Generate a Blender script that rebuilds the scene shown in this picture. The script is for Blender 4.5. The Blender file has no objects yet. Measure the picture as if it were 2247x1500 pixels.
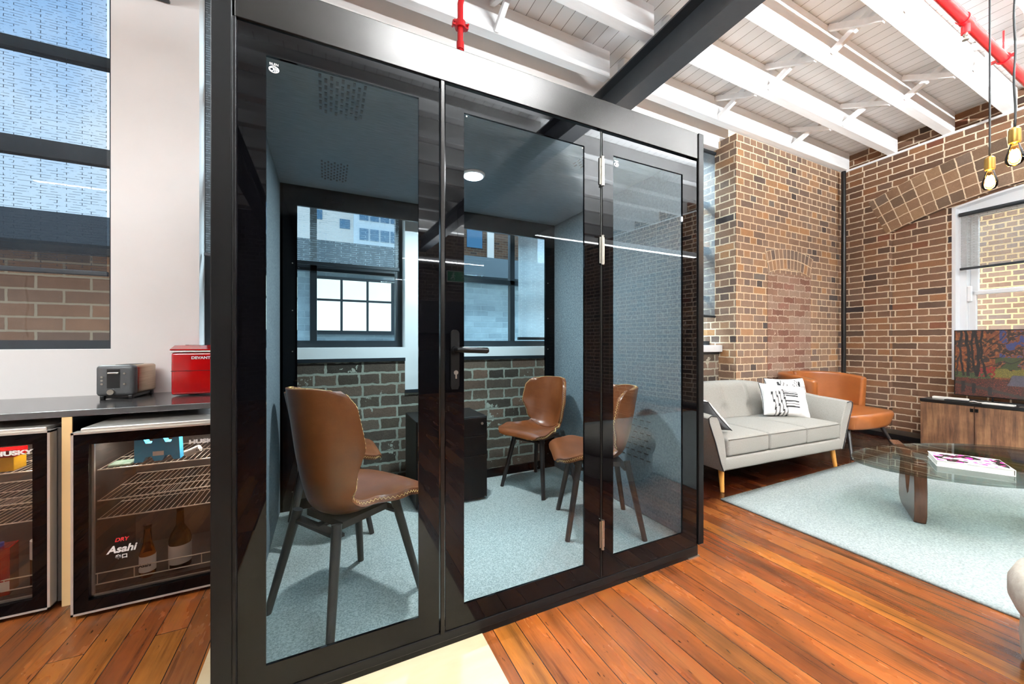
import bpy, bmesh, math, random
from mathutils import Vector, Matrix, noise
random.seed(7)
C = bpy.context.scene.collection
S = bpy.context.scene
R = math.radians
PI = math.pi

# ------------------------------------------------------------------ camera
cd = bpy.data.cameras.new('camera'); cam = bpy.data.objects.new('camera', cd); C.objects.link(cam)
cam.location = (0, 0, 1.15); cam.rotation_euler = (R(90), 0, R(-26.07))
cd.sensor_width = 36; cd.lens = 36 * 835 / 2247; cd.clip_start = 0.02
S.camera = cam
# ------------------------------------------------------------------ view
S.view_settings.view_transform = 'Standard'; S.view_settings.look = 'None'
S.view_settings.exposure = 0.7; S.view_settings.gamma = 1; S.view_settings.use_curve_mapping = False
# ------------------------------------------------------------------ world
W = bpy.data.worlds.new('sky'); S.world = W; W.use_nodes = True
nt = W.node_tree; nt.nodes.clear()
wo = nt.nodes.new('ShaderNodeOutputWorld'); bg = nt.nodes.new('ShaderNodeBackground')
tc = nt.nodes.new('ShaderNodeTexCoord'); sx = nt.nodes.new('ShaderNodeSeparateXYZ')
rp = nt.nodes.new('ShaderNodeValToRGB'); nz = nt.nodes.new('ShaderNodeTexNoise'); mx = nt.nodes.new('ShaderNodeMix'); mx.data_type = 'RGBA'
cr = nt.nodes.new('ShaderNodeValToRGB')
nt.links.new(tc.outputs['Generated'], sx.inputs[0]); nt.links.new(sx.outputs['Z'], rp.inputs[0])
e = rp.color_ramp.elements; e[0].position = 0.0; e[0].color = (.80, .90, 1, 1); e[1].position = .7; e[1].color = (.13, .34, .72, 1)
nt.links.new(tc.outputs['Generated'], nz.inputs['Vector']); nz.inputs['Scale'].default_value = 1.6; nz.inputs['Detail'].default_value = 5
nt.links.new(nz.outputs['Fac'], cr.inputs[0]); cr.color_ramp.elements[0].position = .52; cr.color_ramp.elements[1].position = .7
nt.links.new(cr.outputs[0], mx.inputs['Factor']); nt.links.new(rp.outputs[0], mx.inputs['A']); mx.inputs['B'].default_value = (1, .97, .95, 1)
nt.links.new(mx.outputs['Result'], bg.inputs[0]); bg.inputs[1].default_value = 1.6
nt.links.new(bg.outputs[0], wo.inputs[0])
# ------------------------------------------------------------------ sun and large lights
sd = bpy.data.lights.new('sun', 'SUN'); sun = bpy.data.objects.new('sun', sd); C.objects.link(sun)
sd.energy = 4.0; sd.angle = R(12); sd.color = (1, .97, .92)
sun.rotation_euler = Vector((0.75, -1.0, -1.15)).to_track_quat('-Z', 'Y').to_euler()
def area(name, loc, d, sx_, sy_, power, col, spread=180):
    l = bpy.data.lights.new(name, 'AREA'); l.shape = 'RECTANGLE'; l.size = sx_; l.size_y = sy_; l.energy = power; l.color = col; l.spread = R(spread)
    o = bpy.data.objects.new(name, l); C.objects.link(o); o.location = loc
    o.rotation_euler = Vector(d).to_track_quat('-Z', 'Y').to_euler(); return o
def strip_light(name, x0, x1, y, z, pdown, pup, col=(.88, .95, 1)):
    area(name + '_down', ((x0 + x1) / 2, y, z - .031), (0, 0, -1), x1 - x0, .05, pdown, col)
    area(name + '_up', ((x0 + x1) / 2, y, z + .031), (0, 0, 1), x1 - x0, .05, pup, col)
STRIPS = [(.35, 1.7, -.1, 3.3, 72, 210), (2.15, 4.8, -1.0, 2.4, 26, 620), (1.4, 3.2, -5.2, 2.9, 90, 300), (3.2, 6.0, -.1, 3.3, 8, 120), (-2.8, -1.3, .3, 2.9, 48, 210)]  # the lounge and bench strips are added fill lights to brighten wall and ceiling
for i, a in enumerate(STRIPS): strip_light('strip_lamp', *a)
# daylight entering each opening of the window wall: a sky-coloured light standing outside the glass
for x0, x1, p in ((-2.3, -1.1, 90), (-.68, .54, 60), (1.0, 2.1, 90), (2.95, 4.25, 800)):
    area('window_daylight', ((x0 + x1) / 2, 4.35, 5.0), (0.1, -1, -.95), x1 - x0, 1.5, p * 1.6, (.72, .88, 1))
area('window_daylight', (7.7, .9, 3.9), (-1, .05, -.95), 1.5, 1.3, 420, (.8, .92, 1))

# ================================================================== materials
def srgb(h):
    h = h.lstrip('#'); v = [int(h[i:i + 2], 16) / 255 for i in (0, 2, 4)]
    return tuple(x / 12.92 if x <= .04045 else ((x + .055) / 1.055) ** 2.4 for x in v) + (1,)
def mat(name):
    m = bpy.data.materials.new(name); m.use_nodes = True; n = m.node_tree
    return m, n, n.nodes['Principled BSDF'], n.nodes['Material Output']
def N(n, t, **k):
    x = n.nodes.new(t)
    for a, b in k.items(): setattr(x, a, b)
    return x
def ramp(n, fac, stops, interp='LINEAR'):
    r = N(n, 'ShaderNodeValToRGB'); el = r.color_ramp.elements; r.color_ramp.interpolation = interp
    while len(el) > 1: el.remove(el[-1])
    el[0].position = stops[0][0]; el[0].color = srgb(stops[0][1])
    for p, c in stops[1:]:
        q = el.new(p); q.color = srgb(c)
    n.links.new(fac, r.inputs[0]); return r.outputs[0]
def mixc(n, fac, a, b, bt='MIX'):
    m = N(n, 'ShaderNodeMix', data_type='RGBA', blend_type=bt)
    for s, v in (('Factor', fac), ('A', a), ('B', b)):
        if hasattr(v, 'links'): n.links.new(v, m.inputs[s])
        else: m.inputs[s].default_value = v
    return m.outputs['Result']
def noise_tex(n, vec, scale, detail=4, rough=.6):
    t = N(n, 'ShaderNodeTexNoise'); t.inputs['Scale'].default_value = scale; t.inputs['Detail'].default_value = detail; t.inputs['Roughness'].default_value = rough
    if vec is not None: n.links.new(vec, t.inputs['Vector'])
    return t.outputs['Fac']
def coord(n, which='Object', scale=None):
    t = N(n, 'ShaderNodeTexCoord'); o = t.outputs[which]
    if scale:
        mp = N(n, 'ShaderNodeMapping'); mp.inputs['Scale'].default_value = scale; n.links.new(o, mp.inputs['Vector']); o = mp.outputs[0]
    return o
def bump(n, b, h, strength=.3, dist=.01):
    x = N(n, 'ShaderNodeBump'); x.inputs['Strength'].default_value = strength; x.inputs['Distance'].default_value = dist
    n.links.new(h, x.inputs['Height']); n.links.new(x.outputs[0], b.inputs['Normal'])
def simple(name, col, rough=.5, metal=0, var=None, vscale=8, vstretch=(1, 1, 1), bmp=0, bscale=60, emit=0, coat=0, spec=.5):
    m, n, b, o = mat(name)
    b.inputs['Roughness'].default_value = rough; b.inputs['Metallic'].default_value = metal; b.inputs['Specular IOR Level'].default_value = spec
    b.inputs['Coat Weight'].default_value = coat; b.inputs['Coat Roughness'].default_value = .08
    cv = coord(n, 'Object', vstretch)
    if var:
        f = noise_tex(n, cv, vscale, 6); c = ramp(n, f, [(.3, col), (.7, var)]); n.links.new(c, b.inputs['Base Color'])
        if emit: n.links.new(c, b.inputs['Emission Color'])
    else:
        b.inputs['Base Color'].default_value = srgb(col)
        if emit: b.inputs['Emission Color'].default_value = srgb(col)
    b.inputs['Emission Strength'].default_value = emit
    if bmp: bump(n, b, noise_tex(n, cv, bscale, 4), bmp, .003)
    return m
def brick_mat(name, stops, mortar, bw=.235, rh=.0815, ms=.0075, squash=.5, sq=2, mess=.006, dirt=None, rough=.85, patch=None, emit=0, offset=.5):
    m, n, b, o = mat(name)
    uv = N(n, 'ShaderNodeTexCoord').outputs['UV']; ob = coord(n)
    nv = N(n, 'ShaderNodeTexNoise'); nv.inputs['Scale'].default_value = 22; nv.inputs['Detail'].default_value = 3; n.links.new(uv, nv.inputs['Vector'])
    sub = N(n, 'ShaderNodeVectorMath', operation='SUBTRACT'); sub.inputs[1].default_value = (.5, .5, .5); n.links.new(nv.outputs['Color'], sub.inputs[0])
    scl = N(n, 'ShaderNodeVectorMath', operation='SCALE'); scl.inputs['Scale'].default_value = mess * 2; n.links.new(sub.outputs[0], scl.inputs[0])
    add = N(n, 'ShaderNodeVectorMath', operation='ADD'); n.links.new(uv, add.inputs[0]); n.links.new(scl.outputs[0], add.inputs[1])
    br = N(n, 'ShaderNodeTexBrick'); br.offset = offset; br.offset_frequency = 2; br.squash = squash; br.squash_frequency = sq
    n.links.new(add.outputs[0], br.inputs['Vector'])
    for k, v in (('Scale', 1), ('Mortar Size', ms), ('Mortar Smooth', .25), ('Bias', 0), ('Brick Width', bw), ('Row Height', rh)): br.inputs[k].default_value = v
    br.inputs['Color1'].default_value = (0, 0, 0, 1); br.inputs['Color2'].default_value = (1, 1, 1, 1)
    c = ramp(n, br.outputs['Color'], stops)
    fine = noise_tex(n, ob, 130, 5, .75); sp = ramp(n, fine, [(.32, '#8a8a8a'), (.68, '#ffffff')])
    c = mixc(n, .55, c, sp, 'MULTIPLY')
    big = noise_tex(n, ob, 7, 6, .7); c = mixc(n, .35, c, ramp(n, big, [(.3, '#8a8a8a'), (.7, '#ffffff')]), 'MULTIPLY')
    if patch:
        pf = N(n, 'ShaderNodeMath', operation='GREATER_THAN'); pf.inputs[1].default_value = patch[1]; n.links.new(noise_tex(n, ob, patch[2], 5, .7), pf.inputs[0])
        c = mixc(n, pf.outputs[0], c, srgb(patch[0]))
    mc = mixc(n, .4, srgb(mortar), ramp(n, fine, [(.3, '#b0a494'), (.7, '#ffffff')]), 'MULTIPLY')
    c = mixc(n, br.outputs['Fac'], c, mc)
    n.links.new(c, b.inputs['Base Color']); b.inputs['Roughness'].default_value = rough; b.inputs['Specular IOR Level'].default_value = .25
    inv = N(n, 'ShaderNodeMath', operation='MULTIPLY_ADD'); inv.inputs[1].default_value = -1; n.links.new(br.outputs['Fac'], inv.inputs[0]); n.links.new(fine, inv.inputs[2])
    bump(n, b, inv.outputs[0], .6, .006)
    return m
BR = [(0, '#4c4443'), (.03, '#7d6a60'), (.2, '#9f7f69'), (.45, '#b08a6e'), (.65, '#9c8373'), (.82, '#bf9472'), (.95, '#cf9868'), (1, '#857a72')]
M = {}
M['brick_pier'] = brick_mat('pier_brick', BR, '#f2dcbc')
M['brick_end'] = brick_mat('end_wall_brick', [(0, '#352b2d'), (.04, '#6a5243'), (.3, '#8e6850'), (.55, '#a07556'), (.75, '#886a58'), (.92, '#ad7a54'), (1, '#87503d')], '#efdcc2', squash=.62, sq=2, bw=.25)
M['brick_apron'] = brick_mat('apron_brick', [(0, '#4a3f38'), (.25, '#73604f'), (.5, '#8d7361'), (.75, '#6d5c4f'), (1, '#93705c')], '#aba695', bw=.24, rh=.084, squash=.6, sq=2, mess=.011, ms=.009, patch=('#b0aa98', .63, 7))
M['brick_rough'] = brick_mat('worn_brick', [(0, '#8a5d4c'), (.4, '#a9826b'), (.7, '#b79a86'), (1, '#9a6552')], '#cdb6a2', squash=1, mess=.02, patch=('#e6d3bd', .66, 11))
M['brick_arch'] = brick_mat('arch_brick', [(0, '#74604f'), (.4, '#a07c60'), (.8, '#b08a68'), (1, '#7c6c62')], '#e9d2b4', bw=.12, rh=.125, squash=1, mess=.006, ms=.006, offset=0)
M['brick_soldier'] = brick_mat('soldier_brick', BR, '#f2dcbc', bw=.125, rh=.078, squash=1, ms=.007, mess=.003, offset=0)
M['brick_out'] = brick_mat('neighbour_brick', [(0, '#b9876a'), (.5, '#c99a7c'), (1, '#b08c7c')], '#ffcf94', bw=.26, rh=.09, ms=.012)
M['brick_out2'] = brick_mat('laneway_brick', [(0, '#6d4c3a'), (.5, '#8b6148'), (1, '#5e4a40')], '#8a7560', bw=.4, rh=.14, squash=1, ms=.012)
M['brick_grey'] = brick_mat('grey_painted_brick', [(0, '#8b979d'), (1, '#a3afb4')], '#8f9aa0', bw=.24, rh=.086, squash=1, ms=.006)
M['brick_dark'] = brick_mat('far_brick', [(0, '#2c211c'), (1, '#4a382d')], '#6e6356')
M['white'] = simple('white_paint', '#f0eeec', .6, var='#e6e3e0', vscale=3, bmp=.15, bscale=40)
M['white_joist'] = simple('joist_paint', '#f4f3f2', .5, var='#e9e7e5', vscale=5, vstretch=(.4, 3, 3), bmp=.3, bscale=30)
M['plaster'] = simple('wall_paint', '#efe9e4', .6, var='#e9e3de', vscale=1.5, bmp=.06, bscale=50)
M['white_gloss'] = simple('window_paint', '#eef0f2', .3)
M['steel'] = simple('steel_beam_paint', '#3a3d40', .45, var='#33363a', vscale=12, bmp=.25, bscale=120)
M['black_metal'] = simple('black_metal', '#0a0909', .36, metal=.0, var='#0f0e0d', vscale=6, spec=.16)
M['header_metal'] = simple('satin_black_metal', '#22201e', .25, metal=.8, var='#282624', vscale=4, bmp=.03, bscale=6)
M['chrome'] = simple('worn_steel', '#a9a49a', .35, metal=1)
M['black_plastic'] = simple('black_plastic', '#0e0e0f', .35)
M['frit'] = simple('black_printed_glass', '#040405', .02, spec=.2)
M['felt'] = simple('blue_grey_felt', '#6c797e', .95, var='#4c585e', vscale=90, bmp=.3, bscale=200, spec=.1)
M['felt_ceiling'] = simple('grey_felt_ceiling', '#7d8a93', .95, var='#66737c', vscale=60, vstretch=(.25, 3, 1), spec=.1)
M['pod_carpet'] = simple('pod_carpet', '#66706f', 1, var='#a3aaa6', vscale=170, bmp=.6, bscale=260, spec=.05)
M['rug'] = simple('pale_rug', '#737978', 1, var='#9ea6a4', vscale=110, bmp=.8, bscale=200, spec=.05)
M['leather'] = simple('tan_leather', '#84491f', .32, var='#965628', vscale=7, bmp=.12, bscale=160, spec=.5)
M['leather_chair'] = simple('cognac_leather', '#582d13', .3, var='#6c3b1c', vscale=9, bmp=.15, bscale=180, spec=.5)
M['thread'] = simple('cream_thread', '#d9b778', .7)
M['chair_leg'] = simple('charcoal_wood', '#231f1e', .45)
M['sofa'] = simple('grey_linen', '#88847e', .95, var='#9b9790', vscale=160, bmp=.4, bscale=320, spec=.1)
M['piping'] = simple('dark_piping', '#2c2b2c', .8)
M['oak'] = simple('honey_oak', '#d99b4c', .4, var='#c98a3c', vscale=12, vstretch=(3, 3, .4))
M['walnut'] = simple('walnut', '#4a2a1a', .25, var='#5e3722', vscale=10, vstretch=(3, 3, .5), coat=.4)
M['ply'] = simple('pale_ply_edge', '#e4bd85', .5)
M['benchtop'] = simple('dark_benchtop', '#444342', .14, var='#545150', vscale=4)
M['red'] = simple('red_gloss', '#a8060a', .12, coat=.8)
M['red_pipe'] = simple('red_pipe_paint', '#c8161c', .25, coat=.4)
M['cream_board'] = simple('cream_board', '#c4b394', .22, var='#b8a07c', vscale=2, vstretch=(.5, 2, 1))
M['toaster_grey'] = simple('toaster_grey', '#4a4a4a', .45)
M['brushed'] = simple('brushed_steel', '#b9a58c', .28, metal=1, var='#a39078', vscale=20, vstretch=(.2, .2, 8))
M['fridge_grey'] = simple('fridge_grey_side', '#6b6763', .35, metal=.6)
M['fridge_silver'] = simple('fridge_silver_trim', '#cfc6bc', .3, metal=.6)
M['fridge_inner'] = simple('fridge_interior', '#4a4540', .6)
M['wire'] = simple('shelf_wire', '#e8ddc8', .3, metal=.3)
M['pouf'] = simple('taupe_velvet', '#958c80', .95, var='#a9a196', vscale=40, bmp=.5, bscale=120)
M['cable'] = simple('black_cable', '#1a1a1a', .6)
M['brass'] = simple('brass_socket', '#b08a4a', .35, metal=1)
M['plastic_white'] = simple('white_plastic', '#ece9e2', .4)
M['label_white'] = simple('label_white', '#e6e3da', .6)
M['text_white'] = simple('white_lettering', '#f5f5f5', .5)
M['text_grey'] = simple('silver_lettering', '#d8cfc8', .4)
M['text_black'] = simple('black_lettering', '#101010', .5)
M['text_red'] = simple('red_lettering', '#c2242a', .5)
M['white_fabric'] = simple('white_cushion_fabric', '#e9e8e6', .95, var='#dddcd9', vscale=30, bmp=.3, bscale=80)
M['window_dark'] = simple('dark_window_frame', '#20252a', .4)
M['concrete'] = simple('outside_ground', '#8b8b88', .9)
M['tower'] = simple('pale_render', '#f6e2d2', .8)
M['blue_window'] = simple('blue_glass', '#3d6f8c', .2)
M['fascia'] = simple('dark_fascia', '#2a3036', .7)
M['ink'] = simple('black_print', '#1a1a1c', .9)
M['yellow'] = simple('yellow_pack', '#f0b71e', .5)
M['cyan'] = simple('light_blue_card', '#3aa9d6', .5)
M['green_bag'] = simple('green_bag', '#3f8a4c', .3, var='#cfd8d0', vscale=30)

def emis(name, col, s):
    m, n, b, o = mat(name); b.inputs['Base Color'].default_value = srgb(col); b.inputs['Emission Color'].default_value = srgb(col); b.inputs['Emission Strength'].default_value = s; return m
M['lamp'] = emis('lamp_diffuser', '#fff4e4', 9)
M['pod_lamp'] = emis('pod_lamp_diffuser', '#eaf6ff', 14)
M['filament'] = emis('glowing_filament', '#ffc060', 60)
M['office_lit'] = emis('lit_office_window', '#fff6e2', .38)
M['exit_green'] = emis('exit_green', '#0f7a4a', 1.0)

def glass(name, tint='#dfeaf0', rough=0.0, ior=1.5, refl=1.0):
    m, n, b, o = mat(name); n.nodes.remove(b)
    t = N(n, 'ShaderNodeBsdfTransparent'); g = N(n, 'ShaderNodeBsdfGlossy'); f = N(n, 'ShaderNodeFresnel'); mxs = N(n, 'ShaderNodeMixShader')
    t.inputs[0].default_value = srgb(tint); g.inputs['Roughness'].default_value = rough; f.inputs['IOR'].default_value = ior
    mu = N(n, 'ShaderNodeMath', operation='MULTIPLY'); mu.inputs[1].default_value = refl; n.links.new(f.outputs[0], mu.inputs[0])
    n.links.new(mu.outputs[0], mxs.inputs[0]); n.links.new(t.outputs[0], mxs.inputs[1]); n.links.new(g.outputs[0], mxs.inputs[2]); n.links.new(mxs.outputs[0], o.inputs[0]); return m
M['pod_glass'] = glass('pod_glass', '#f3f9fb', refl=.13)
M['win_glass'] = glass('window_glass', '#eef6f8', refl=.6)
M['fridge_glass'] = glass('fridge_glass', '#f4f0ee', ior=1.6, refl=.9)
M['table_glass'] = glass('table_glass', '#e9f2ee', ior=1.5, refl=.75)
M['bottle_green'] = glass('green_bottle_glass', '#50583a', ior=1.45)
M['bottle_amber'] = glass('amber_bottle_glass', '#f0a040', ior=1.45)
M['bottle_clear'] = glass('clear_bottle_glass', '#c4ccd0', ior=1.45)
M['bulb_glass'] = glass('bulb_glass', '#ffe2a8', ior=1.4); M['bulb_glow'] = emis('glowing_bulb_core', '#ffc878', 45)

def blind_mat(name, col, open_):
    m, n, b, o = mat(name)
    b.inputs['Base Color'].default_value = srgb(col); b.inputs['Roughness'].default_value = 1; b.inputs['Specular IOR Level'].default_value = 0
    uv = N(n, 'ShaderNodeTexCoord').outputs['UV']
    def threads(scl, lo):
        mp = N(n, 'ShaderNodeMapping'); mp.inputs['Scale'].default_value = scl; n.links.new(uv, mp.inputs['Vector'])
        br = N(n, 'ShaderNodeTexBrick'); br.offset = .37; br.inputs['Scale'].default_value = 1
        for k, v in (('Mortar Size', .06), ('Mortar Smooth', .6), ('Brick Width', 3.0), ('Row Height', .8)): br.inputs[k].default_value = v
        n.links.new(mp.outputs[0], br.inputs['Vector']); nn = noise_tex(n, mp.outputs[0], .8, 3)
        gt = N(n, 'ShaderNodeMath', operation='GREATER_THAN'); gt.inputs[1].default_value = lo; n.links.new(nn, gt.inputs[0])
        mu = N(n, 'ShaderNodeMath', operation='MULTIPLY'); n.links.new(br.outputs['Fac'], mu.inputs[0]); n.links.new(gt.outputs[0], mu.inputs[1]); return mu.outputs[0]
    a = threads((30, 55, 1), .48)
    tr = N(n, 'ShaderNodeBsdfTransparent'); tl = N(n, 'ShaderNodeBsdfTranslucent'); tl.inputs[0].default_value = srgb(col)
    ms0 = N(n, 'ShaderNodeMixShader'); ms0.inputs[0].default_value = .5; n.links.new(b.outputs[0], ms0.inputs[1]); n.links.new(tl.outputs[0], ms0.inputs[2])
    fac = N(n, 'ShaderNodeMath', operation='MULTIPLY_ADD'); fac.inputs[1].default_value = .55; fac.inputs[2].default_value = 1 - open_; fac.use_clamp = True; n.links.new(a, fac.inputs[0])
    ms = N(n, 'ShaderNodeMixShader'); n.links.new(fac.outputs[0], ms.inputs[0]); n.links.new(tr.outputs[0], ms.inputs[1]); n.links.new(ms0.outputs[0], ms.inputs[2]); n.links.new(ms.outputs[0], o.inputs[0]); return m
M['blind_dark'] = blind_mat('screen_blind_fabric', '#3b4046', .5)
M['blind_light'] = blind_mat('light_screen_blind_fabric', '#dbe4e8', .8)
M['blind_white'] = blind_mat('pale_screen_blind_fabric', '#d8dde0', .35)
M['blind_grey'] = blind_mat('grey_screen_blind_fabric', '#7d868c', .4)
M['blind_end'] = blind_mat('taupe_screen_blind_fabric', '#8b857e', .6)

# floor boards
def floor_mat():
    m, n, b, o = mat('polished_floorboards'); ob = coord(n); s = N(n, 'ShaderNodeSeparateXYZ'); n.links.new(ob, s.inputs[0])
    cb = N(n, 'ShaderNodeCombineXYZ'); n.links.new(s.outputs['Y'], cb.inputs['X']); n.links.new(s.outputs['X'], cb.inputs['Y'])
    br = N(n, 'ShaderNodeTexBrick'); br.offset = .37; br.offset_frequency = 3; n.links.new(cb.outputs[0], br.inputs['Vector'])
    for k, v in (('Scale', 1), ('Mortar Size', .0016), ('Mortar Smooth', .1), ('Bias', 0), ('Brick Width', 3.1), ('Row Height', .1)): br.inputs[k].default_value = v
    br.inputs['Color1'].default_value = (0, 0, 0, 1); br.inputs['Color2'].default_value = (1, 1, 1, 1)
    # shift grain per board
    off = N(n, 'ShaderNodeVectorMath', operation='MULTIPLY_ADD'); n.links.new(br.outputs['Color'], off.inputs[0]); off.inputs[1].default_value = (3, 17, 5); n.links.new(ob, off.inputs[2])
    mp = N(n, 'ShaderNodeMapping'); mp.inputs['Scale'].default_value = (22, 1.1, 1); n.links.new(off.outputs[0], mp.inputs['Vector'])
    grain = noise_tex(n, mp.outputs[0], 1.6, 8, .65)
    mp2 = N(n, 'ShaderNodeMapping'); mp2.inputs['Scale'].default_value = (5, 1.3, 1); n.links.new(off.outputs[0], mp2.inputs['Vector'])
    blot = noise_tex(n, mp2.outputs[0], 1.3, 4, .55)
    c = ramp(n, br.outputs['Color'], [(0, '#6b3c1f'), (.3, '#8a5227'), (.6, '#73482c'), (.8, '#97632a'), (1, '#66412b')])
    c = mixc(n, .8, c, ramp(n, blot, [(.28, '#6e5a4c'), (.45, '#c8b09c'), (.58, '#ffd89c'), (.7, '#fff6c0')]), 'MULTIPLY')
    c = mixc(n, .7, c, ramp(n, grain, [(.3, '#7a5a4a'), (.5, '#ffffff'), (.75, '#e8c8a8')]), 'MULTIPLY')
    mp3 = N(n, 'ShaderNodeMapping'); mp3.inputs['Scale'].default_value = (30, 7, 1); n.links.new(off.outputs[0], mp3.inputs['Vector'])
    spk = ramp(n, noise_tex(n, mp3.outputs[0], 2.2, 3), [(.27, '#3a2418'), (.33, '#ffffff')]); c = mixc(n, .8, c, spk, 'MULTIPLY')
    # the boards around the sofa are multiplied with a darker brown
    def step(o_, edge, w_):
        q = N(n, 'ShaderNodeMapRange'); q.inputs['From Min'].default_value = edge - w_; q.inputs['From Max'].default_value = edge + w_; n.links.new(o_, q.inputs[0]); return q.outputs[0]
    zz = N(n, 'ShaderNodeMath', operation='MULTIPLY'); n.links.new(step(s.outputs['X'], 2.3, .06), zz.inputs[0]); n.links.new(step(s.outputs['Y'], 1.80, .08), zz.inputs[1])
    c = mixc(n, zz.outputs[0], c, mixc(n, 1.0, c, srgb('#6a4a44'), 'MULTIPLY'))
    c = mixc(n, br.outputs['Fac'], c, srgb('#1c0e08'))
    n.links.new(c, b.inputs['Base Color'])
    rr = N(n, 'ShaderNodeMapRange'); rr.inputs['To Min'].default_value = .16; rr.inputs['To Max'].default_value = .36; n.links.new(blot, rr.inputs[0]); n.links.new(rr.outputs[0], b.inputs['Roughness'])
    b.inputs['Specular IOR Level'].default_value = .5
    iv = N(n, 'ShaderNodeMath', operation='MULTIPLY_ADD'); iv.inputs[1].default_value = -2.5; n.links.new(br.outputs['Fac'], iv.inputs[0]); n.links.new(grain, iv.inputs[2]); bump(n, b, iv.outputs[0], .18, .004)
    return m
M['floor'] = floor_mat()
def board_ceiling():
    m, n, b, o = mat('ceiling_boards'); ob = coord(n); s = N(n, 'ShaderNodeSeparateXYZ'); n.links.new(ob, s.inputs[0])
    cb = N(n, 'ShaderNodeCombineXYZ'); n.links.new(s.outputs['Y'], cb.inputs['X']); n.links.new(s.outputs['X'], cb.inputs['Y'])
    br = N(n, 'ShaderNodeTexBrick'); br.offset = 0; n.links.new(cb.outputs[0], br.inputs['Vector'])
    for k, v in (('Scale', 1), ('Mortar Size', .0022), ('Mortar Smooth', .1), ('Bias', 0), ('Brick Width', 40), ('Row Height', .11)): br.inputs[k].default_value = v
    br.inputs['Color1'].default_value = srgb('#f1f0ef'); br.inputs['Color2'].default_value = srgb('#e6e4e2')
    c = mixc(n, br.outputs['Fac'], br.outputs['Color'], srgb('#6d655e')); n.links.new(c, b.inputs['Base Color']); b.inputs['Roughness'].default_value = .6
    return m
M['boards'] = board_ceiling()
def wood_cab():
    m, n, b, o = mat('rustic_oak_laminate'); ob = coord(n)
    mp = N(n, 'ShaderNodeMapping'); mp.inputs['Scale'].default_value = (9, 9, .7); n.links.new(ob, mp.inputs['Vector'])
    g = noise_tex(n, mp.outputs[0], 3.0, 9, .7); g2 = noise_tex(n, ob, 3.5, 5)
    c = ramp(n, g, [(.28, '#3c2a20'), (.42, '#6b4a35'), (.55, '#8b6547'), (.7, '#a07a56')]); c = mixc(n, .6, c, ramp(n, g2, [(.35, '#7c6a60'), (.65, '#ffffff')]), 'MULTIPLY')
    n.links.new(c, b.inputs['Base Color']); b.inputs['Roughness'].default_value = .5; bump(n, b, g, .2, .003); return m
M['cab_wood'] = wood_cab()
def vcol(name, rough=.8, emit=0, spec=.3):
    m, n, b, o = mat(name); a = N(n, 'ShaderNodeVertexColor', layer_name='Col')
    if emit: b.inputs['Base Color'].default_value = (.01, .01, .01, 1)
    else: n.links.new(a.outputs[0], b.inputs['Base Color']); b.inputs['Roughness'].default_value = rough; b.inputs['Specular IOR Level'].default_value = spec
    if emit:
        n.links.new(a.outputs[0], b.inputs['Emission Color']); b.inputs['Emission Strength'].default_value = emit
    return m

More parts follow.
